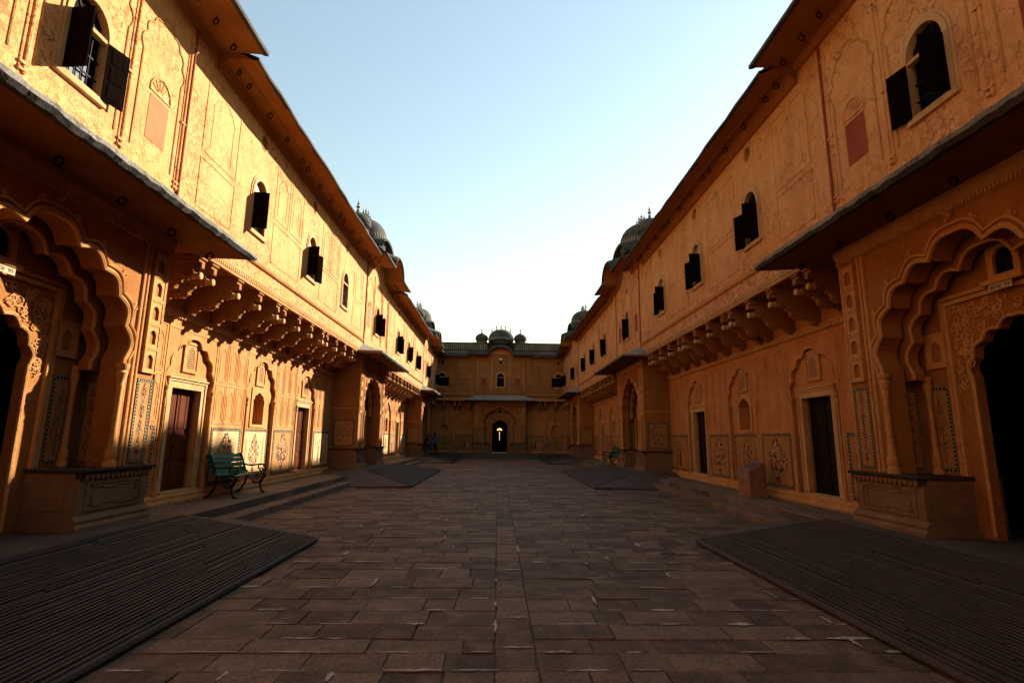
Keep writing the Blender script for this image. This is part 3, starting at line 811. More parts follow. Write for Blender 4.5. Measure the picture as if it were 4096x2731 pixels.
# ---- roofs
def finial_mesh():
    pr = [(.03, 0), (.05, .03), (.055, .06), (.025, .10), (.02, .13), (.06, .17), (.07, .20), (.05, .24), (.018, .27), (.018, .29), (.042, .32), (.045, .345), (.02, .375), (.012, .40), (.022, .425), (.01, .45), (.004, .53)]
    return MB().lathe(pr, (0, 0, 0), 10).mesh("finial", ["roofplaster"], True)
def roof_pavilion(root, cx):
    yb = -.65
    mb = MB(); mb.box(-2.35, 2.35, yb - .75, yb + .18, 8.6, 9.60); mb.box(-2.42, 2.42, yb - .8, yb + .22, 9.60, 9.72)
    base = ob("roof_pavilion", mb.mesh("roof_pavilion", ["weathered"]), root, (cx, 0, 0))
    mb = MB()                                 # curved cornice that echoes the eave below
    hf = lambda u: .52 * max(0.0, 1 - (abs(u) / 1.12) ** 2.3) ** .6 if abs(u) < 1.12 else 0.0
    mb.sweepx([(yb + .5, 9.36), (yb + 1.0, 9.34), (yb + 1.02, 9.42), (yb + .5, 9.52)], -1.2, 1.2, 0, hf, 40)
    ob("curved_cornice", mb.mesh("curved_cornice", ["weathered"]), base)
    mb = MB()
    pr = [(1.0, 9.55), (1.06, 9.75), (1.10, 9.95), (1.09, 10.12), (1.04, 10.32), (.95, 10.50), (.80, 10.66), (.60, 10.78), (.35, 10.86), (.12, 10.90), (.02, 10.91)]
    mb.lathe(pr, (0, yb, 0), 36, 0, 'z', 1.0, .78)
    dome = ob("long_dome", mb.mesh("long_dome", ["weathered"], True), base)
    mb = MB()
    for i in range(44):                       # petals round the foot of the dome
        a = 2 * pi * i / 44; ca, sa = cos(a), sin(a)
        for (z0, z1, r0, r1, wd) in ((9.86, 10.14, 1.12, 1.115, .05),):
            t = Vector((-sa, ca * .78, 0)).normalized() * wd
            c0 = Vector((r0 * ca, yb + r0 * sa * .78, z0)); c1 = Vector((r1 * ca, yb + r1 * sa * .78, z1)); cm = (c0 + c1) / 2
            mb.add([c0 - t * .5, c0 + t * .5, cm + t, c1 + Vector((0, 0, .02)), cm - t], [(0, 1, 2, 3, 4)])
    ob("dome_petals", mb.mesh("dome_petals", ["roofband"]), dome, kind="stuff")
    for x in (-.80, -.40, 0, .40, .80):
        zc = 10.90 - .34 * (abs(x) / .85) ** 2.2
        ob("finial", cached("fin", finial_mesh), dome, (x, yb, zc), sc=(1.25, 1.25, 1.0))
    for s in (-1, 1):
        mb = MB(); x = s * 1.68
        mb.lathe([(.46, 9.70), (.46, 9.82), (.50, 9.86), (.47, 9.90)], (x, yb + .02, 0), 16)
        mb.lathe([(.44, 9.88), (.53, 9.94), (.565, 10.05), (.55, 10.18), (.48, 10.31), (.36, 10.42), (.22, 10.49), (.10, 10.54), (.04, 10.62), (.02, 10.68)], (x, yb + .02, 0), 20)
        parapet(root, cx + min(s * 1.15, s * 2.76), cx + max(s * 1.15, s * 2.76))
        d = ob("small_dome", mb.mesh("small_dome", ["weathered"], True), base)
        ob("finial", cached("fin", finial_mesh), d, (x, yb + .02, 10.60), sc=(1.25, 1.25, 1.0))
        mb = MB()
        for i in range(12):                   # little balusters under the small dome
            a = 2 * pi * i / 12; mb.box(x + .40 * cos(a) - .03, x + .40 * cos(a) + .03, yb + .02 + .46 * sin(a) - .03, yb + .02 + .46 * sin(a) + .03, 9.55, 9.72)
        ob("drum_posts", mb.mesh("drum_posts", ["roofband"]), d, kind="stuff")
def parapet(root, x0, x1):
    y0, y1 = -.42, -.27
    mb = MB(); mb.box(x0, x1, y0, y1, 8.6, 8.95); mb.box(x0, x1, y0 - .03, y1 + .04, 8.95, 9.02); mb.box(x0, x1, y0 + .03, y1 - .05, 9.02, 9.56); mb.box(x0, x1, y0 - .03, y1 + .04, 9.56, 9.66)
    p = ob("parapet", mb.mesh("parapet", ["weathered"]), root)
    mb = MB(); n = max(1, int((x1 - x0) / .17))
    for i in range(n):
        x = x0 + (i + .5) * (x1 - x0) / n
        mb.lathe([(.03, 9.02), (.07, 9.10), (.06, 9.18), (.035, 9.26), (.075, 9.36), (.06, 9.46), (.03, 9.56)], (x, y1 - .02, 0), 6)
        mb.box(x - .06, x + .06, y1 - .02, y1 + .02, 8.74, 8.90)
    ob("balusters", mb.mesh("balusters", ["roofband"]), p, kind="stuff")
    return p

# ---- recessed bay below the brackets
def bay(root, c, hl, arches, doormat, palette, full=True, seed=1):
    """arches: list of (offset, 'door'|'niche'|'blank')"""
    x0, x1 = c - hl, c + hl
    holes = [cusped(.78, .52, 2.5, 3.50, c + a) for a, k in arches]
    mb = MB(); mb.prism(rect(x0, x1, .25, 4.66), holes, -1.07, REC)
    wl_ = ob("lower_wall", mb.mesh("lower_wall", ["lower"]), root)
    back = []
    for a, k in arches:
        if k == 'door': back.append(rect(c + a - .535, c + a + .535, .515, 2.515))
        elif k == 'niche': back.append(cusped(.31, 1.87, 2.38, 2.68, c + a, 2))
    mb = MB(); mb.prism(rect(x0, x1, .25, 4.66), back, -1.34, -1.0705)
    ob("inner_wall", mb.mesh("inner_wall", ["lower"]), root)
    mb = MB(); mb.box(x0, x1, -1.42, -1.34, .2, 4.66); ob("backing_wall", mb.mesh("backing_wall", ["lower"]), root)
    for a, k in arches:
        pts = cusped(.79, .56, 2.5, 3.51, c + a)
        ob("arch_moulding", outline_tube(pts, .018, REC + .004, "trim", "arch_moulding"), root)
        mb = MB(); mb.prism([(c + a - .90, .5), (c + a - .865, .5), (c + a - .865, 3.61), (c + a + .865, 3.61), (c + a + .865, .5), (c + a + .90, .5), (c + a + .90, 3.65), (c + a - .90, 3.65)], [], REC, REC + .012)
        ob("arch_frame", mb.mesh("arch_frame", ["trim"]), root)
        for s in (-1, 1): colonnette(root, c + a + s * .80, REC + .012, .5, 2.5, .034, "trim")
        if k == 'door':
            door(root, c + a, doormat, full); lattice(root, c + a, 2.88)
            for s in (-1, 1): painted_panel(root, c + a + s * .715, -1.068, .54, .10, 1.2, 5, "tall", palette["field"], .022)
        elif k == 'niche':
            mb = MB(); mb.prism(rect(c + a - .42, c + a + .42, 1.80, 2.80), [cusped(.31, 1.87, 2.38, 2.68, c + a, 2)], -1.0705, -1.045)
            ob("niche_frame", mb.mesh("niche_frame", ["trim"]), root)
            lattice(root, c + a, 2.92)
            painted_panel(root, c + a, -1.069, .56, 1.42, 1.2, seed + 3, "trio", palette["field"], .075)
    mb = MB(); mb.sweepx([(REC, .25), (REC + .10, .25), (REC + .10, .36), (REC + .07, .40), (REC + .07, .46), (REC + .03, .50), (REC, .50)], x0, x1)
    pl = ob("plinth", mb.mesh("plinth", ["trim"]), root)
    mb = MB(); scallops(mb, x0, x1, REC + .10, .375, .09, .075); ob("plinth_scallops", mb.mesh("plinth_scallops", ["cream"]), pl, kind="stuff")
    mb = MB(); mb.sweepx([(REC, 3.78), (REC + .02, 3.80), (REC + .03, 3.86), (REC + .07, 3.88), (REC + .07, 3.92), (REC, 3.95)], x0, x1)
    cr = ob("cornice", mb.mesh("cornice", ["trim"]), root)
    mb = MB(); scallops(mb, x0, x1, REC + .03, 3.88, .085, .085, .025); ob("cornice_scallops", mb.mesh("cornice_scallops", ["cream"]), cr, kind="stuff")
    offs = sorted(a for a, k in arches)
    gaps = [(offs[i] + .93, offs[i + 1] - .93) for i in range(len(offs) - 1)]
    if offs: gaps = [(-hl + .06, offs[0] - .93)] + gaps + [(offs[-1] + .93, hl - .06)]
    else: gaps = [(-hl + .06, hl - .06)]
    for gi, (a, b) in enumerate(gaps):
        wd = b - a
        if wd < .4: continue
        cx = c + (a + b) / 2
        endg = gi in (0, len(gaps) - 1)
        painted_panel(root, cx, REC, .54, wd - .06, 1.22, seed + gi, "figures" if endg else "vase", palette["field2"] if gi % 2 else palette["field"], .075)
        n = max(2, round(wd / .48)); pw = wd / n
        for i in range(n):
            xx = c + a + pw * (i + .5)
            panel_frame(root, xx, REC, 1.84, pw * .9, .86); panel_frame(root, xx, REC, 2.76, pw * .9, .88)
    return wl_
BR = [-4.88 - .2, -4.88 + .2, -3.25 - .47, -3.25 + .47, -1.63 - .2, -1.63 + .2, -.47, .47, 1.63 - .2, 1.63 + .2, 3.25 - .47, 3.25 + .47, 4.88 - .2, 4.88 + .2]
def gallery_floor(root, x0, x1, brs):
    """slab, beams and dentil cornice that carry the upper wall out over a bay"""
    mb = MB(); mb.box(x0, x1, REC - .05, .0, 4.665, 4.76)
    ob("gallery_slab", mb.mesh("gallery_slab", ["soffit"]), root)
    mb = MB(); mb.sweepx([(.0, 4.64), (.05, 4.65), (.06, 4.70), (.045, 4.71), (.045, 4.79), (.06, 4.80), (.05, 4.83), (0, 4.85)], x0, x1)
    dc = ob("dentil_cornice", mb.mesh("dentil_cornice", ["trim"]), root)
    mb = MB(); teeth(mb, x0, x1, .04, .068, 4.71, 4.79, .075); ob("dentils", mb.mesh("dentils", ["cream"]), dc, kind="stuff")
    mb = MB(); mb.sweepx([(0, 5.13), (.04, 5.15), (.05, 5.19), (.03, 5.21), (.04, 5.24), (0, 5.26)], x0, x1)
    sc_ = ob("string_course", mb.mesh("string_course", ["trim"]), root)
    mb = MB(); teeth(mb, x0, x1, .03, .055, 5.165, 5.20, .06); ob("beads", mb.mesh("beads", ["trim"]), sc_, kind="stuff")
    for x in brs: bracket(root, x)

# ---- arched portal
def portal_front():
    a = cusped(1.42, LANDING - .1, 2.62, 4.12, 0, 4, -.27, 7)
    pts = [(-2.15, LANDING - .1)] + a[::-1] + [(2.15, LANDING - .1), (2.15, 4.66), (-2.15, 4.66)]
    mb = MB(); mb.prism(pts, [], -.30, 0)
    mb.box(1.62, 2.148, REC, -.295, LANDING - .1, 4.66); mb.box(-2.148, -1.62, REC, -.295, LANDING - .1, 4.66)
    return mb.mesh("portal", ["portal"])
def portal_back(open_door=True):
    a = cusped(.65, LANDING - .1, 2.42, 3.08, 0, 3, -.25, 6)
    pts = [(-1.63, LANDING - .1)] + a[::-1] + [(1.63, LANDING - .1), (1.63, 4.40), (-1.63, 4.40)]
    mb = MB(); mb.prism(pts, [], -.74, -.62); mb.box(-1.63, 1.63, -.63, -.28, 4.32, 4.42)
    return mb.mesh("doorway_wall", ["portal"])
def portal_inner():
    a = cusped(1.30, 2.45, 2.55, 3.98, 0, 4, -.27, 7)
    pts = [(-1.63, 2.45)] + a[::-1] + [(1.63, 2.45), (1.63, 4.36), (-1.63, 4.36)]
    mb = MB(); mb.prism(pts, [], -.50, -.36)
    return mb.mesh("inner_arch", ["portal"])
def spiral(mb, cx, cz, y, r, turns, a0, dirn=1, tr=.012, n=16):
    mb.tube([(cx + r * (1 - .85 * t) * cos(a0 + dirn * t * turns * 2 * pi), y, cz + r * (1 - .85 * t) * sin(a0 + dirn * t * turns * 2 * pi)) for t in [i / n for i in range(n + 1)]], [tr * (1 - .5 * i / n) for i in range(n + 1)], 5)
def spandrel():
    mb = MB(); r3 = random.Random(3); arch = cusped(.68, .5, 2.42, 3.12, 0, 3, -.25, 6)
    def topz(x):
        b = min(arch, key=lambda p: abs(p[0] - x) if p[1] > 2.4 else 9); return b[1]
    for s in (-1, 1):
        for i in range(120):
            x = r3.uniform(.04, .86); z = r3.uniform(2.3, 3.36)
            if x < .68 and z < topz(x) + .08: continue
            r = r3.uniform(.04, .075); a0 = r3.uniform(0, 6.28); d = r3.choice((-1, 1)); spiral(mb, s * x, z, -.612, r, 1.3, a0, d * s, .013)
        for k in range(12): leaf(mb, s * r3.uniform(.72, .86), r3.uniform(2.3, 3.3), r3.uniform(0, 6.3), .07, .02, -.612, 0)
    return mb.mesh("spandrel_carving", ["trim"], True)
def crockets():
    mb = MB(); a = cusped(1.55, 2.6, 2.66, 4.22, 0, 4, -.27, 7)
    k = 2 + 3
    for i in range(5, len(a) - 5, 7):
        x, z = a[i]
        for d in (-1, 1): spiral(mb, x + .03 * d, z + .02, .012, .05, 1.2, pi / 2, d, .013)
    for j in range(7): mb.tube([(.03 * cos(j), .01, 4.27 + .02 * j), (.05 * cos(j * 1.7), .03, 4.30 + .02 * j)], .022, 6)
    return mb.mesh("crockets", ["trim"], True)
def pedestal_meshes():
    b = MB(); b.box(.885, 2.18, REC - .0, .05, LANDING - .1, 1.12)
    b.sweepx([(-.3, .32), (.13, .32), (.13, .46), (.09, .50), (.10, .54), (.05, .60), (-.3, .60)], .84, 2.24)
    b.box(2.17, 2.238, REC, -.01, .32, .498); b.box(.842, .905, -.62, -.01, .32, .498)
    cap = MB(); cap.box(.85, 2.25, REC, .13, 1.12, 1.165, 0, .01); cap.sweepx([(0, 1.04), (.06, 1.04), (.09, 1.12), (0, 1.12)], .88, 2.21)
    sca = MB(); scallops(sca, .92, 2.18, .07, 1.11, .09, .085, .02)
    pan = MB(); frame(pan, 1.02, 2.06, .64, 1.0, .03, .045, .066); pan.prism(rect(1.045, 2.035, .665, .975), [], .045, .053)
    cart = [(1.15, .70), (1.30, .70), (1.32, .725), (1.54, .725), (1.56, .70), (1.93, .70), (1.93, .74), (1.97, .82), (1.93, .90), (1.93, .94), (1.56, .94), (1.54, .915), (1.32, .915), (1.30, .94), (1.15, .94), (1.15, .90), (1.11, .82), (1.15, .74)]
    pan.tube([(p[0], .056, p[1]) for p in cart], .011, 5, 0, True)
    for (x, z) in ((1.08, .70), (2.0, .70), (1.08, .94), (2.0, .94)): spiral(pan, x, z, .056, .04, 1.3, 0, 1, .01)
    ip = MB()
    ip.box(.877, .89, -.52, -.10, .66, 1.0)
    return b.mesh("pedestal", ["pedestal"]), cap.mesh("pedestal_cap", ["darkcap"]), sca.mesh("pedestal_scallops", ["pedestal"]), pan.mesh("pedestal_panel", ["pedestal"], True), ip.mesh("pedestal_side_panel", ["pedestal"])
def niche_piece():
    mb = MB(); mb.prism(rect(-.135, .135, 0, .33), [cusped(.07, .05, .17, .26, 0, 2, -.22, 4)], -.002, .032); frame(mb, -.15, .15, -.015, .345, .022, -.002, .042)
    return mb.mesh("wall_niche", ["trim"])
def awning_mesh():
    mb = MB(); tw = 2.05
    n = 60; r4 = random.Random(11)
    top = [(-tw + 2 * tw * i / n, .0, 5.10) for i in range(n + 1)]
    mid = [(-2.52 + 5.04 * i / n, .48, 4.865 + r4.uniform(-.008, .008)) for i in range(n + 1)]
    tip = [(-3.0 + 6.0 * i / n, .96 + r4.uniform(-.008, .008), 4.675 + r4.uniform(-.005, .005)) for i in range(n + 1)]
    low = [(p[0], p[1] + .004, p[2] - .055 + r4.uniform(-.012, .006)) for p in tip]
    lo2 = [(p[0] * .995, p[1] - .045, p[2] - .05 + r4.uniform(-.008, .008)) for p in low]
    inn = [(-2.9 + 5.8 * i / n, .84, 4.575) for i in range(n + 1)]
    in2 = [(-2.9 + 5.8 * i / n, .0, 4.60) for i in range(n + 1)]
    rows = [top, mid, tip, low, lo2, inn, in2]; vs = [p for R_ in rows for p in R_]; k = n + 1
    for ri in range(6):
        fs = [(ri * k + i, ri * k + i + 1, (ri + 1) * k + i + 1, (ri + 1) * k + i) for i in range(n)]
        if ri == 0: o = mb.add(vs, fs, 0)
        else:
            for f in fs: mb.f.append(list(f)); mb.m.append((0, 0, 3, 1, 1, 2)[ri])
    for e in (0, n):                          # hipped ends
        b = len(mb.v); s = -1 if e == 0 else 1
        mb.v += [(s * 2.95, 0, 4.70), (s * 2.9, 0, 4.64)]
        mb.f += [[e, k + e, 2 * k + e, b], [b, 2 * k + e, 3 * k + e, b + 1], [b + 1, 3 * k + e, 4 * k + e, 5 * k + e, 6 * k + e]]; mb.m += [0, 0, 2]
    return mb.mesh("awning", ["roofplaster", "edge", "awningshade", "lipstone"])
def portal(root, cx, full=True, corridor=False, doormat=None, plate=True):
    p = ob("portal", cached("pfr", portal_front), root, (cx, 0, 0))
    ob("doorway_wall", cached("pbk", portal_back), p); ob("inner_arch", cached("pin", portal_inner), p)
    for hw, zs, za, r, y in ((1.43, 2.62, 4.13, .035, .006), (1.52, 2.64, 4.22, .02, .012), (1.31, 2.55, 3.99, .025, -.35)):
        ob("arch_moulding", cached(("pam", hw), lambda: outline_tube(cusped(hw, 2.45, zs, za, 0, 4, -.27, 7), r, y, "trim", "arch_moulding")), p)
    ob("crockets", cached("crk", crockets), p, kind="stuff")
    ob("spandrel_carving", cached("spn", spandrel), p, kind="stuff")
    def dm():
        mb = MB()
        for (q, y) in ((.90, -.575), (.98, -.595)):
            mb.prism([(-q - .05, .42), (-q, .42), (-q, 3.42 + (q - .9)), (q, 3.42 + (q - .9)), (q, .42), (q + .05, .42), (q + .05, 3.47 + (q - .9)), (-q - .05, 3.47 + (q - .9))], [], -.625, y)
        mb.tube([(p_[0], -.61, p_[1]) for p_ in cusped(.665, .46, 2.42, 3.10, 0, 3, -.25, 6)], .025, 6)
        return mb.mesh("doorway_moulding", ["trim"], True)
    ob("doorway_moulding", cached("pdm", dm), p)
    if not corridor:
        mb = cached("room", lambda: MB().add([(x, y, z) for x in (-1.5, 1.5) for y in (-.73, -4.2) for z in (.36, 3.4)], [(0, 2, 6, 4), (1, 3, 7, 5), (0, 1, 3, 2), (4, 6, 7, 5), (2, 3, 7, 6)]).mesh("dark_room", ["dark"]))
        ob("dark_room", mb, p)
    # niche window over the doorway
    def nw():
        mb = MB(); mb.prism(rect(-.21, .21, 3.56, 4.02), [roundarch(.13, 3.62, 3.80, 0, 8, .14)], -.622, -.57); mb.box(-.27, .27, -.62, -.50, 3.50, 3.565, 0, .01)
        return mb.mesh("upper_niche", ["trim"])
    ob("upper_niche", cached("pnw", nw), p)
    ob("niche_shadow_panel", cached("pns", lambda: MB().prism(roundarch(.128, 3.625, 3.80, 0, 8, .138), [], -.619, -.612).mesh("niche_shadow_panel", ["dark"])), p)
    if plate:
        def npm():
            mb = MB(); mb.box(-.15, .15, -.505, -.495, 3.41, 3.49)
            return mb.mesh("name_plate", ["borderlight"])
        npo = ob("name_plate", cached("npl", npm), p)
        def letters():                        # two worn words hanging from a head line
            mb = MB(); rr = random.Random(5)
            for (a, b) in ((-.12, -.04), (-.015, .12)):
                mb.box(a, b, -.495, -.4935, 3.466, 3.471)
                x = a + .008
                while x < b - .006:
                    mb.box(x, x + .005, -.495, -.4935, 3.43, 3.467)
                    if rr.random() < .7: mb.box(x - .012, x, -.495, -.4935, 3.44 + rr.random() * .01, 3.447 + rr.random() * .01)
                    x += rr.uniform(.016, .024)
            return mb.mesh("lettering", ["borderdark"])
        ob("lettering", cached("let", letters), npo, kind="stuff")
    for s in (-1, 1):
        pm = cached("ped", pedestal_meshes)
        q = ob("pedestal", pm[0], p, sc=(s, 1, 1))
        ob("pedestal_cap", pm[1], q); ob("pedestal_scallops", pm[2], q, kind="stuff"); ob("pedestal_panel", pm[3], q); ob("pedestal_side_panel", pm[4], q)
        colonnette(p, s * 1.41, .015, 1.165, 2.55, .055, "trim"); colonnette(p, s * 1.36, -.57, 1.165, 2.5, .045, "trim")
        painted_panel(p, s * 1.25, -.622, 1.20, .36, 1.15, 21, "vase", "fresco", .055)
        painted_panel(p, s * 1.619, -.47, 1.20, .27, 1.15, 22, "tall", "fresco", .045, rz=s * pi / 2)
        painted_panel(p, s * 1.93, 0, 1.20, .34, 1.20, 23, "tall", "fresco", .05)
        painted_panel(p, s * 2.149, -.5, 1.22, .80, 1.0, 24, "round", "fresco", .075, rz=-s * pi / 2)
        ob("wall_niche", cached("nic", niche_piece), p, (s * 1.17, -.622, 2.62), sc=(1.15, 1, 1.35))
        for k in range(5): ob("wall_niche", cached("nic", niche_piece), p, (s * 1.93, 0, 2.50 + .365 * k))
        for x, r in ((1.60, .03), (1.69, .022), (2.125, .018)):
            ob("roll_moulding", cached(("rm", r), lambda: MB().tube([(0, .008, 1.17), (0, .008, 4.42)], r, 8).mesh("roll_moulding", ["trim"], True)), p, (s * x, 0, 0))
        mbs = cached(("sidebase", s), lambda: MB().box(min(s * 2.14, s * 2.175), max(s * 2.14, s * 2.175), REC, -.02, 2.60, 2.64).mesh("side_moulding", ["trim"]))
        ob("side_moulding", mbs, p)
    mb = cached("frz", lambda: MB().sweepx([(0, 4.36), (.03, 4.37), (.04, 4.42), (.02, 4.44), (.05, 4.49), (.07, 4.55), (.04, 4.57), (.10, 4.62), (0, 4.66)], -2.17, 2.17).mesh("frieze", ["trim"]))
    fz = ob("frieze", mb, p)
    def rope():
        mb = MB(); teeth(mb, -2.15, 2.15, .03, .055, 4.375, 4.425, .05); return mb.mesh("frieze_beads", ["trim"])
    ob("frieze_beads", cached("frb", rope), fz, kind="stuff")
    aw = ob("awning", cached("awn", awning_mesh), p)
    for x in (-2.6, -1.55, -.5, .5, 1.55, 2.6): iron_ring(aw, x, .35, 4.60)
    return p

# ---- upper storey decoration round a portal window
def portal_upper(root, cx, red="fadedred"):
    for s in (-1, 1):
        for x in (.75, 2.0):
            def cl():
                mb = MB(); mb.tube([(-.03, .002, 5.42), (-.03, .002, 8.15)], .024, 8); mb.tube([(.035, .002, 5.42), (.035, .002, 8.15)], .014, 6)
                for z in (5.44, 5.52, 6.55, 8.0): mb.box(-.058, .052, -.01, .03, z, z + .03)
                return mb.mesh("wall_shaft", ["upper"], True)
            ob("wall_shaft", cached("shaft", cl), root, (cx + s * x, 0, 0))
        ob("faded_panel", cached(("fpn", red), lambda: MB().box(-.22, .22, -.01, .006, 5.86, 6.56).mesh("faded_panel", [red])), root, (cx + s * 1.42, 0, 0))
        def fr():
            mb = MB()
            mb.tube([(.24 * cos(pi * i / 14), .002, 6.64 + .26 * sin(pi * i / 14)) for i in range(15)], .018, 6)
            for i in range(1, 7): mb.tube([(.07 * cos(pi * i / 7), .002, 6.64 + .07 * sin(pi * i / 7)), (.22 * cos(pi * i / 7), .002, 6.64 + .24 * sin(pi * i / 7))], .010, 5)
            mb.tube([(-.25, .002, 6.62), (.25, .002, 6.62)], .015, 6)
            return mb.mesh("blind_fanlight", ["upper"], True)
        ob("blind_fanlight", cached("bfl", fr), root, (cx + s * 1.42, 0, 0), kind="stuff")
        ob("blind_arch", cached("bar", lambda: outline_tube(cusped(.46, 5.6, 7.1, 7.9, 0, 3, -.25, 6), .016, .002, "trim", "blind_arch")), root, (cx + s * 1.40, 0, 0))
    ob("blind_arch", cached("bar2", lambda: outline_tube(cusped(.62, 5.6, 7.15, 8.0, 0, 3, -.25, 6), .016, .002, "trim", "blind_arch")), root, (cx, 0, 0))

# ------------------------------------------------------------------ the three wings
def side_wing(side):
    lft = side == 'left'
    root = thing("palace_wing", "two storey ochre palace wing with sunlit wall above a green bench" if lft else "two storey ochre palace wing wholly in shade behind the pink stone pedestal",
                 "palace", (FRONT_L if lft else FRONT_R, P0, 0), -pi / 2 if lft else pi / 2, "wings round the courtyard")
    fs = -1 if lft else 1                     # which way along local x is far from the camera
    X = lambda Y: fs * (Y - P0)
    Ynear, Yfar = -10.0, 46.3
    xa, xb = sorted((X(Ynear), X(Yfar)))
    xu0, xu1 = sorted((X(Ynear), X(BACK_Y)))
    centers = [6.0, 22.2, 38.4]
    wins = [-10.2 + 5, -2.1, 1.2]
    wins = []
    for P in centers: wins += [P]
    for P in centers[:2]: wins += [P + 4.85, P + 8.1, P + 11.35]
    wins = [y for y in wins] + [43.2]
    ocu = [P for P in centers[1:]] + [y for P in centers[:2] for y in (P + 4.85, P + 8.1, P + 11.35)]
    holes = [roundarch(.30, 5.82, 6.62, X(y), 14, .36) for y in wins] + [circ(X(y), 7.90, .15) for y in ocu]
    mb = MB(); mb.prism(rect(xu0, xu1, 4.76, 8.62), holes, -.30, 0)
    ob("upper_wall", mb.mesh("upper_wall", ["upper"]), root)
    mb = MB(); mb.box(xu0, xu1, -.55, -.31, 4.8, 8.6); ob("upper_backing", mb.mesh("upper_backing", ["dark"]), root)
    for y in ocu:
        ob("oculus", cached("ocu", lambda: MB().tube([(.165 * cos(2 * pi * i / 20), .0, 7.90 + .165 * sin(2 * pi * i / 20)) for i in range(20)], .018, 6, 0, True).mesh("oculus", ["upper"], True)), root, (X(y), 0, 0))
    # shutters: (leaf nearer the gateway end, farther leaf), degrees open
    if lft: ang = {6.0: (96, 164), 10.85: (78, None), 14.1: (95, 160), 17.35: (None, None), 22.2: (100, 130), 27.05: (100, 140), 30.3: (95, 165), 33.55: (85, 150), 38.4: (90, 150), 43.2: (None, 100)}
    else: ang = {6.0: (82, 168), 10.85: (70, 160), 14.1: (88, 158), 17.35: (92, 165), 22.2: (60, 172), 27.05: (88, 160), 30.3: (80, 165), 33.55: (88, 160), 38.4: (80, 160), 43.2: (90, 100)}
    for y in wins:
        k = min(ang, key=lambda q: abs(q - y)); a = ang[k]
        lo, hi = (a[1], a[0]) if lft else (a[0], a[1])
        window(root, X(y), lo, hi, pale=(k in (10.85, 14.1, 27.05, 33.55) if lft else k in (14.1, 17.35, 22.2, 30.3)))
    # lower storey
    pal = {"field": "palepanel", "field2": "fresco"} if lft else {"field": "fresco", "field2": "fresco"}
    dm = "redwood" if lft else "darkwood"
    for i in range(2):
        c = X(centers[i] + 8.1)
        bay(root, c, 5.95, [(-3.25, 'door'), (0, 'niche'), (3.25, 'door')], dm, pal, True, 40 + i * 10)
        gallery_floor(root, c - 5.95, c + 5.95, [c + b for b in BR])
    e0, e1 = sorted((X(40.55), X(46.3)))
    bay(root, (e0 + e1) / 2, (e1 - e0) / 2, [(0, 'niche')], dm, pal, False, 70)
    g0, g1 = sorted((X(40.55), X(46.0)))
    gallery_floor(root, g0, g1, [X(y) for y in (40.9, 41.3, 42.3, 43.3, 44.3)])
    n0, n1 = sorted((X(Ynear), X(3.85)))
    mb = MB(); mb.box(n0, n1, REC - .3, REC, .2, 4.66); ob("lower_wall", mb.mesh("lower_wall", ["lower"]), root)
    gallery_floor(root, n0, n1, [])
    for P in centers:
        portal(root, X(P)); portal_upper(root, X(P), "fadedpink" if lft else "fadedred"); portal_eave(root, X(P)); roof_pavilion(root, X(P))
        for s in (-1, 1):
            ob("drain_pipe", cached("drain", lambda: MB().tube([(0, .02, 5.02), (0, .02, 8.34)], .022, 8).mesh("drain_pipe", ["fadedred"], True)), root, (X(P) + s * 2.08, 0, 0))
    # eaves and parapet between the pavilions
    for (a, b, c) in ((Ynear, 6.0 - 2.75, None), (6.0 + 2.75, 22.2 - 2.75, 14.1), (22.2 + 2.75, 38.4 - 2.75, 30.3), (38.4 + 2.75, BACK_Y - .02, None)):
        x0, x1 = sorted((X(a), X(b)))
        rings = [X(c) + o_ for o_ in BR if abs(o_) < 5.2] if c else ([X(41.9), X(42.9), X(43.9)] if a > 30 else [])
        eave(root, x0, x1, rings)
        parapet(root, x0, x1)
    for c in (14.1, 30.3):
        for o_, w_ in ((-1.63, 1.7), (1.63, 1.7), (-5.0, 1.5), (5.0, 1.5)):
            if abs(o_) > 4: panel_frame(root, X(c) + o_ * .98, 0, 6.46, w_ * .8, 1.5, True, "upper"); panel_frame(root, X(c) + o_ * .98, 0, 5.45, w_ * .8, .9, False, "upper")
            else:
                for d in (-.45, .45): panel_frame(root, X(c) + o_ + d, 0, 6.5, .8, 1.3, True, "upper")
                panel_frame(root, X(c) + o_, 0, 5.45, w_, .95, False, "upper")
    mb = MB(); mb.box(xa, xb, -9.0, -.02, 8.52, 8.60); ob("roof", mb.mesh("roof", ["weathered"]), root)
    mb = MB(); mb.box(xa, xb, -9.2, -9.0, 0, 9.2); ob("rear_wall", mb.mesh("rear_wall", ["upper"]), root)
    return root
side_wing('left'); side_wing('right')

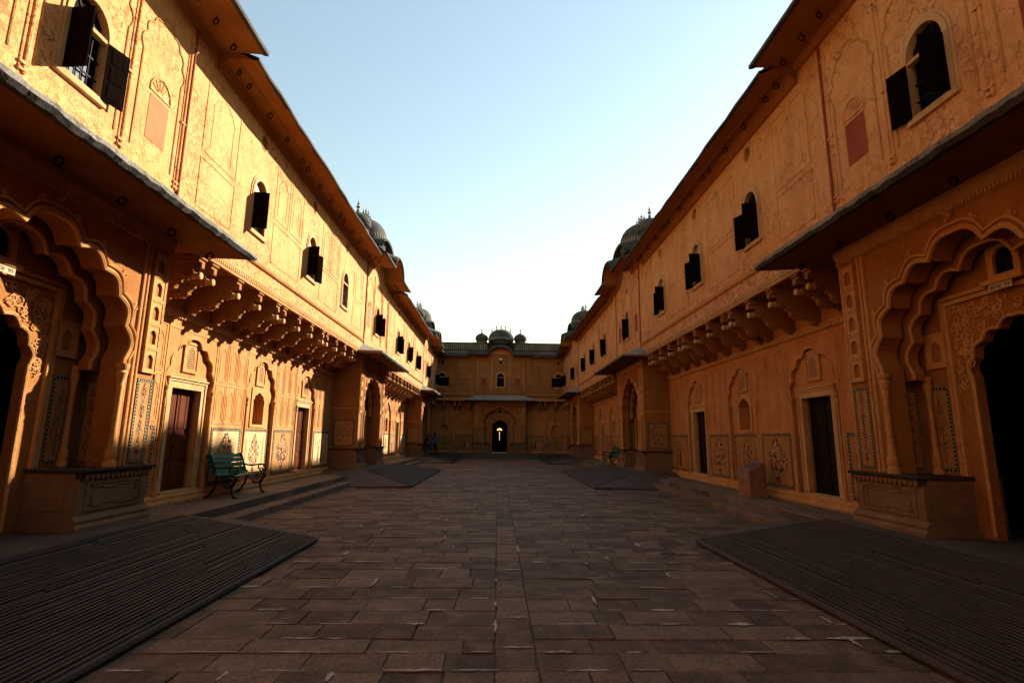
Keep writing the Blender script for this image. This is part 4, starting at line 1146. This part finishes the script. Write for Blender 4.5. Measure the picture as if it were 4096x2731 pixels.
def back_wing():
    root = thing("palace_wing", "far palace wing across the end of the courtyard with a central domed portal", "palace", (MIDX, BACK_Y, 0), pi, "wings round the courtyard")
    wx = [0, -4.95, 4.95]
    holes = [roundarch(.30, 5.82, 6.62, x, 14, .36) for x in wx] + [circ(x, 7.90, .13) for x in wx]
    mb = MB(); mb.prism(rect(-5.36, 5.36, 4.76, 8.62), holes, -.30, 0); ob("upper_wall", mb.mesh("upper_wall", ["upperbackdim"]), root)
    mb = MB(); mb.box(-5.5, 5.5, -.55, -.31, 4.8, 8.6); ob("upper_backing", mb.mesh("upper_backing", ["dark"]), root)
    window(root, 0, None, None); window(root, 4.95, 170, None); window(root, -4.95, 20, 170)
    portal(root, 0, True, corridor=True); portal_upper(root, 0); portal_eave(root, 0); roof_pavilion(root, 0)
    for s in (-1, 1):
        bay(root, s * 4.3, 2.15, [(s * .45, 'niche')], "darkwood", {"field": "fresco", "field2": "fresco"}, False, 80 + s)
        x0, x1 = sorted((s * 2.15, s * 5.36)); gallery_floor(root, x0, x1, [s * v for v in (2.5, 3.4, 3.8, 4.7)])
        x0, x1 = sorted((s * 2.75, s * 5.36)); eave(root, x0, x1, []); parapet(root, x0 - (.6 if s < 0 else 0), x1 + (.6 if s > 0 else 0))
        x0, x1 = sorted((s * 1.2, s * 15)); mb = MB(); mb.box(x0, x1, -9.2, -9.0, 0, 9.2); ob("rear_wall", mb.mesh("rear_wall", ["upper"]), root)
        ob("drain_pipe", CACHE["drain"], root, (s * 2.08, 0, 0))
        panel_frame(root, s * 3.5, 0, 5.45, 2.0, 1.2, False, "upper")
    mb = MB(); mb.box(-15, 15, -9.0, -.02, 8.52, 8.60); ob("roof", mb.mesh("roof", ["weathered"]), root)
    # passage behind the doorway, its far door ajar under a fan shaped light
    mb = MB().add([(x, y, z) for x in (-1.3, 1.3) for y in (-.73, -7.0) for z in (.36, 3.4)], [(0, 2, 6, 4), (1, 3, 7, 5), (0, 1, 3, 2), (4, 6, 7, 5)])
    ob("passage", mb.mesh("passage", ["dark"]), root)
    fan = []
    for i in range(5):
        a0, a1 = pi * (i + .08) / 5, pi * (i + .92) / 5
        fan.append([(.07 * cos(a0), 2.28 + .07 * sin(a0)), (.23 * cos(a0), 2.28 + .20 * sin(a0)), (.27 * cos((a0 + a1) / 2), 2.28 + .24 * sin((a0 + a1) / 2)), (.23 * cos(a1), 2.28 + .20 * sin(a1)), (.07 * cos(a1), 2.28 + .07 * sin(a1))])
    slit = [[(-.022, z), (.022, z), (.022, z + h), (-.022, z + h)] for z, h in ((1.35, .25), (1.64, .2), (1.88, .26))]
    mb = MB(); mb.prism(rect(-1.3, 1.3, .3, 3.45), fan + slit, -7.1, -7.0)
    ob("passage_door", mb.mesh("passage_door", ["darkwood"]), root)
    # lamp over the window
    mb = MB(); mb.box(-.14, .14, .02, .16, 8.12, 8.24, 0, .02); mb.box(-.02, .02, 0, .05, 8.10, 8.30)
    ob("flood_lamp", mb.mesh("flood_lamp", ["lampmetal"]), root)
    return root
back_wing()
o = ob("wall_behind_viewpoint", MB().box(-6.3, 6.6, -10.4, -10, 0, 9.4).mesh("wall_behind_viewpoint", ["upper"])); o["kind"] = "structure"  # unseen wall closing the courtyard, added to darken the near floor

# ------------------------------------------------------------------ benches
def bench_frame():
    mb = MB(); r = .019
    def crv(P, rad=r, n=4):
        out = []
        for i in range(len(P) - 1):                # smooth through the points
            p0 = P[max(0, i - 1)]; p1 = P[i]; p2 = P[i + 1]; p3 = P[min(len(P) - 1, i + 2)]
            for k in range(n):
                t = k / n
                out.append(tuple(.5 * (2 * p1[j] + (p2[j] - p0[j]) * t + (2 * p0[j] - 5 * p1[j] + 4 * p2[j] - p3[j]) * t * t + (3 * p1[j] - p0[j] - 3 * p2[j] + p3[j]) * t ** 3) for j in range(2)))
        out.append(P[-1]); mb.tube([(0, q[0], q[1]) for q in out], rad, 6)
    crv([(-.375, .80), (-.40, .835), (-.375, .87), (-.33, .865), (-.295, .80), (-.25, .68), (-.215, .58), (-.19, .50), (-.13, .44), (-.05, .425), (.06, .44), (.18, .445), (.25, .42), (.275, .37), (.255, .33), (.21, .31)], .022)
    crv([(-.235, .64), (-.12, .612), (.02, .615), (.13, .635), (.22, .62), (.275, .56), (.265, .50), (.225, .49), (.215, .53)], .02)
    crv([(.12, .62), (.10, .56), (.14, .51), (.16, .46)], .016); crv([(.13, .53), (.19, .55), (.20, .50), (.16, .48)], .012)
    crv([(.25, .41), (.23, .31), (.185, .22), (.18, .14), (.215, .06), (.255, .02)], .024)
    crv([(-.15, .45), (-.155, .34), (-.17, .23), (-.225, .12), (-.29, .045), (-.33, .02)], .024)
    crv([(-.155, .36), (-.08, .34), (-.01, .26), (.06, .205), (.14, .21), (.185, .27)], .016)
    mb.tube([(0, .10 + .085 * cos(2 * pi * i / 20), .315 + .085 * sin(2 * pi * i / 20)) for i in range(20)], .012, 5, 0, True)
    mb.tube([(0, .10 + .03 * cos(2 * pi * i / 10), .315 + .03 * sin(2 * pi * i / 10)) for i in range(10)], .014, 5, 0, True)
    for k in range(6):
        a = 2 * pi * k / 6; mb.tube([(0, .10 + .03 * cos(a), .315 + .03 * sin(a)), (0, .10 + .08 * cos(a + .5), .315 + .08 * sin(a + .5))], .009, 5)
    for y in (.26, -.33): mb.box(-.03, .03, y - .055, y + .055, 0, .03, 0, .008)
    return mb.mesh("cast_iron_side", ["greeniron"], True)
def bench(label, loc, rz, group):
    t = thing("park_bench", label, "bench", loc, rz, group)
    for x in (-.68, .68): ob("cast_iron_side", cached("bf", bench_frame), t, (x, 0, 0))
    slat = cached("slat", lambda: MB().box(-.74, .74, -.043, .043, -.012, .012, 0, .004).mesh("slat", ["greenpaint"]))
    for (y, z, a) in ((-.345, .835, 118), (-.298, .745, 112), (-.262, .645, 110), (-.225, .55, 112), (-.175, .475, 135), (-.08, .445, 176), (.02, .455, 184), (.12, .465, 184), (.215, .455, 160)):
        ob("slat", slat, t, (0, y, z), rot=(radians(a), 0, 0))
    return t
bench("glossy green slatted bench with cast iron scroll arms beside the half sunlit red door", (-5.72, 12.28, .302), -pi / 2, "green slatted benches")
bench("dark green slatted bench standing in shade between two far portals", (5.72, 27.25, .302), pi / 2 + .05, "green slatted benches")

# ------------------------------------------------------------------ information pedestals
def info_pedestal(label, loc, rz):
    t = thing("information_pedestal", label, "pedestal", loc, rz, "information pedestals")
    mb = MB(); w_, d, h0, h1 = .26, .21, .60, .80
    vs = [(-w_, -d, 0), (w_, -d, 0), (w_, d, 0), (-w_, d, 0), (-w_ * .97, -d, h1), (w_ * .97, -d, h1), (w_ * .97, d, h0), (-w_ * .97, d, h0)]
    bm = bmesh.new(); V = [bm.verts.new(v) for v in vs]
    for f in [(0, 3, 2, 1), (4, 5, 6, 7), (0, 1, 5, 4), (1, 2, 6, 5), (2, 3, 7, 6), (3, 0, 4, 7)]: bm.faces.new([V[i] for i in f])
    bmesh.ops.bevel(bm, geom=list(bm.edges), offset=.012, segments=2, affect='EDGES')
    me = bpy.data.meshes.new("shaft"); bm.to_mesh(me); bm.free(); me.materials.append(MATS["pinkstone"]); ob("shaft", me, t)
    sl = atan2(h0 - h1, 2 * d)
    pl = ob("plaque", cached("plq", lambda: MB().box(-.21, .21, -.185, .185, 0, .008, 0, .003).mesh("plaque", ["plaque"])), t, (0, 0, (h0 + h1) / 2 + .002), rot=(sl, 0, 0))
    def tx():
        mb = MB(); rr = random.Random(4)
        for sx in (-.105, .105):
            for k in range(9):
                mb.box(sx - .085, sx - .085 + .17 * rr.uniform(.6, 1), -.15 + .033 * k, -.14 + .033 * k, .008, .0095)
        return mb.mesh("engraved_lines", ["borderdark"])
    ob("engraved_lines", cached("eng", tx), pl, kind="stuff")
    return t
info_pedestal("pink stone information pedestal with sloping engraved top on the steps by a dark door", (5.98, 12.7, .302), pi / 2 + .12)
info_pedestal("dim stone pedestal near the standing man at the far wing", (-3.55, 44.5, .347), pi)
info_pedestal("dim stone pedestal at the far wing beside the corner without people", (4.05, 44.5, .347), pi)

# ------------------------------------------------------------------ people
def skin_body(name, verts, edges, radii, paint, mats, root_i=0):
    me = bpy.data.meshes.new(name + "_cage"); me.from_pydata(verts, edges, [])
    o = bpy.data.objects.new(name + "_cage", me); COL.objects.link(o)
    o.modifiers.new("skin", 'SKIN'); sv = me.skin_vertices[0].data
    for i, r in enumerate(radii): sv[i].radius = (r, r) if not isinstance(r, tuple) else r
    sv[root_i].use_root = True
    sub = o.modifiers.new("sub", 'SUBSURF'); sub.levels = 2; sub.render_levels = 2
    dg = bpy.context.evaluated_depsgraph_get(); ev = o.evaluated_get(dg)
    m2 = bpy.data.meshes.new_from_object(ev)
    bpy.data.objects.remove(o); m2.name = name
    m2.materials.clear()
    for m in mats: m2.materials.append(MATS[m])
    for p in m2.polygons:
        p.use_smooth = True; p.material_index = paint(p.center)
    return m2
def person_mesh(J, shirt, key):
    """J: dict of joints"""
    names = list(J); idx = {n: i for i, n in enumerate(names)}
    R = {"pelvis": .125, "waist": (.135, .11), "chest": (.155, .115), "neck": .05, "head0": .082, "head1": .112, "head2": .09,
         "shl": .06, "shr": .06, "ell": .042, "elr": .042, "wrl": .03, "wrr": .03, "pal": .036, "par": .036,
         "hipl": .088, "hipr": .088, "knl": .06, "knr": .06, "anl": .042, "anr": .042, "tol": .036, "tor": .036}
    E_ = [("pelvis", "waist"), ("waist", "chest"), ("chest", "neck"), ("neck", "head0"), ("head0", "head1"), ("head1", "head2"), ("chest", "shl"), ("shl", "ell"), ("ell", "wrl"), ("wrl", "pal"),
          ("chest", "shr"), ("shr", "elr"), ("elr", "wrr"), ("wrr", "par"), ("pelvis", "hipl"), ("hipl", "knl"), ("knl", "anl"), ("anl", "tol"), ("pelvis", "hipr"), ("hipr", "knr"), ("knr", "anr"), ("anr", "tor")]
    V = [Vector(J[n]) for n in names]; rad = [R[n] for n in names]; E2 = [(idx[a], idx[b]) for a, b in E_]
    for sd_ in ("l", "r"):                       # five fingers on each palm
        p = Vector(J["pa" + sd_]); wv = Vector(J["wr" + sd_]); d = (p - wv).normalized(); q = d.cross(Vector((0, 1, .2))).normalized()
        for k in range(5):
            base = idx["pa" + sd_]
            off = q * (-.03 + .015 * k) if k < 4 else q * -.045 - d * .03
            L = (.06, .07, .068, .055, .045)[k]
            V += [p + off + d * L * .5, p + off + d * L + Vector((0, .012, -.004))]; rad += [.010, .008]
            E2 += [(base, len(V) - 2), (len(V) - 2, len(V) - 1)]
    wz = J["pelvis"][2] + .06; nz = Vector(J["neck"])
    hd = Vector(J["head1"])
    hands = [Vector(J["wrl"]), Vector(J["wrr"])]
    feet = [Vector(J["tol"]), Vector(J["tor"]), Vector(J["anl"]), Vector(J["anr"])]
    pel = Vector(J["pelvis"]); legs = [(Vector(J["hip" + s]), Vector(J["kn" + s]), Vector(J["an" + s])) for s in "lr"]
    def dseg(p, a, b):
        t = max(0, min(1, (p - a).dot(b - a) / (b - a).length_squared)); return (p - a - (b - a) * t).length
    def paint(c):
        if (c - hd).length < .17 and c.z > nz.z + .02:
            return 3 if (c.z > hd.z + .035 or c.y < hd.y - .02) else 2
        if (c - nz).length < .085: return 2
        if min((c - h).length for h in hands) < .13: return 2
        if min(min(dseg(c, l[0], l[1]), dseg(c, l[1], l[2])) for l in legs) < .105 and c.z < wz: return 1
        if c.z < wz - .06: return 1
        return 0
    return skin_body(key, V, E2, rad, paint, [shirt, "trousers", "skin", "hair"], idx["pelvis"])
def face_bits(parent, hd):
    mb = MB()
    mb.lathe([(.004, -.02), (.013, -.01), (.016, .0), (.006, .02)], (hd[0], hd[1] + .088, hd[2] - .005), 8)
    for s in (-1, 1): mb.lathe([(.004, -.03), (.014, -.015), (.014, .015), (.004, .03)], (hd[0] + s * .086, hd[1] - .005, hd[2]), 8)
    ob("nose_and_ears", mb.mesh("nose_and_ears", ["skin"], True), parent)
    mb = MB()
    for s in (-1, 1): mb.lathe([(.002, -.006), (.011, 0), (.002, .006)], (hd[0] + s * .033, hd[1] + .082, hd[2] + .018), 8)
    mb.box(hd[0] - .024, hd[0] + .024, hd[1] + .076, hd[1] + .083, hd[2] - .048, hd[2] - .042)
    ob("eyes_and_mouth", mb.mesh("eyes_and_mouth", ["hair"], True), parent)
J1 = dict(pelvis=(0, 0, .90), waist=(0, 0, 1.05), chest=(0, -.01, 1.27), neck=(0, .0, 1.42), head0=(0, .01, 1.50), head1=(0, .015, 1.57), head2=(0, .01, 1.64),
          shl=(-.17, -.01, 1.33), ell=(-.25, .0, 1.08), wrl=(-.20, .16, 1.0), pal=(-.16, .22, 1.02), shr=(.17, -.01, 1.33), elr=(.25, .02, 1.08), wrr=(.16, .2, 1.12), par=(.11, .25, 1.15),
          hipl=(-.09, 0, .85), knl=(-.10, .02, .47), anl=(-.10, -.01, .08), tol=(-.11, .15, .035), hipr=(.09, 0, .85), knr=(.10, .03, .47), anr=(.11, .0, .08), tor=(.13, .16, .035))
J2 = dict(pelvis=(0, -.22, .78), waist=(0, -.2, .93), chest=(0, -.10, 1.14), neck=(0, -.04, 1.28), head0=(0, .0, 1.35), head1=(0, .025, 1.42), head2=(0, .03, 1.49),
          shl=(-.17, -.09, 1.20), ell=(-.24, .06, .97), wrl=(-.12, .22, .90), pal=(-.07, .27, .88), shr=(.17, -.09, 1.20), elr=(.24, .06, .97), wrr=(.12, .22, .90), par=(.07, .27, .88),
          hipl=(-.10, -.18, .76), knl=(-.13, .18, .50), anl=(-.13, .16, .08), tol=(-.14, .30, .035), hipr=(.10, -.18, .76), knr=(.14, .18, .50), anr=(.15, .22, .08), tor=(.16, .36, .035))
def ramp_z(x): return .075 + (.35 - .075) * min(1, (abs(x) - 2.76) / (4.9 - 2.76))
p1 = thing("person", "standing person in pale blue shirt and dark trousers, head bowed over the hands", "person", (-4.55, 39.3, ramp_z(4.55) + .012), radians(-35))
ob("body", person_mesh(J1, "shirtblue", "body"), p1); face_bits(p1, J1["head1"])
p2 = thing("person", "person in dark clothes perched on the portal base holding a blue bag", "person", (-4.98, 38.9, .352), radians(-90))
ob("body", person_mesh(J2, "darkshirt", "body"), p2); face_bits(p2, J2["head1"])
bag = MB(); bag.lathe([(.05, -.13), (.13, -.11), (.16, -.02), (.15, .06), (.09, .12), (.03, .14)], (0, 0, 0), 12, 0, 'z', 1.2, .7)
o = ob("shoulder_bag", bag.mesh("shoulder_bag", ["bagblue"], True), None, (-4.70, 38.9, 1.15)); o["label"] = "blue cloth bag on the lap of the perched person"; o["category"] = "bag"
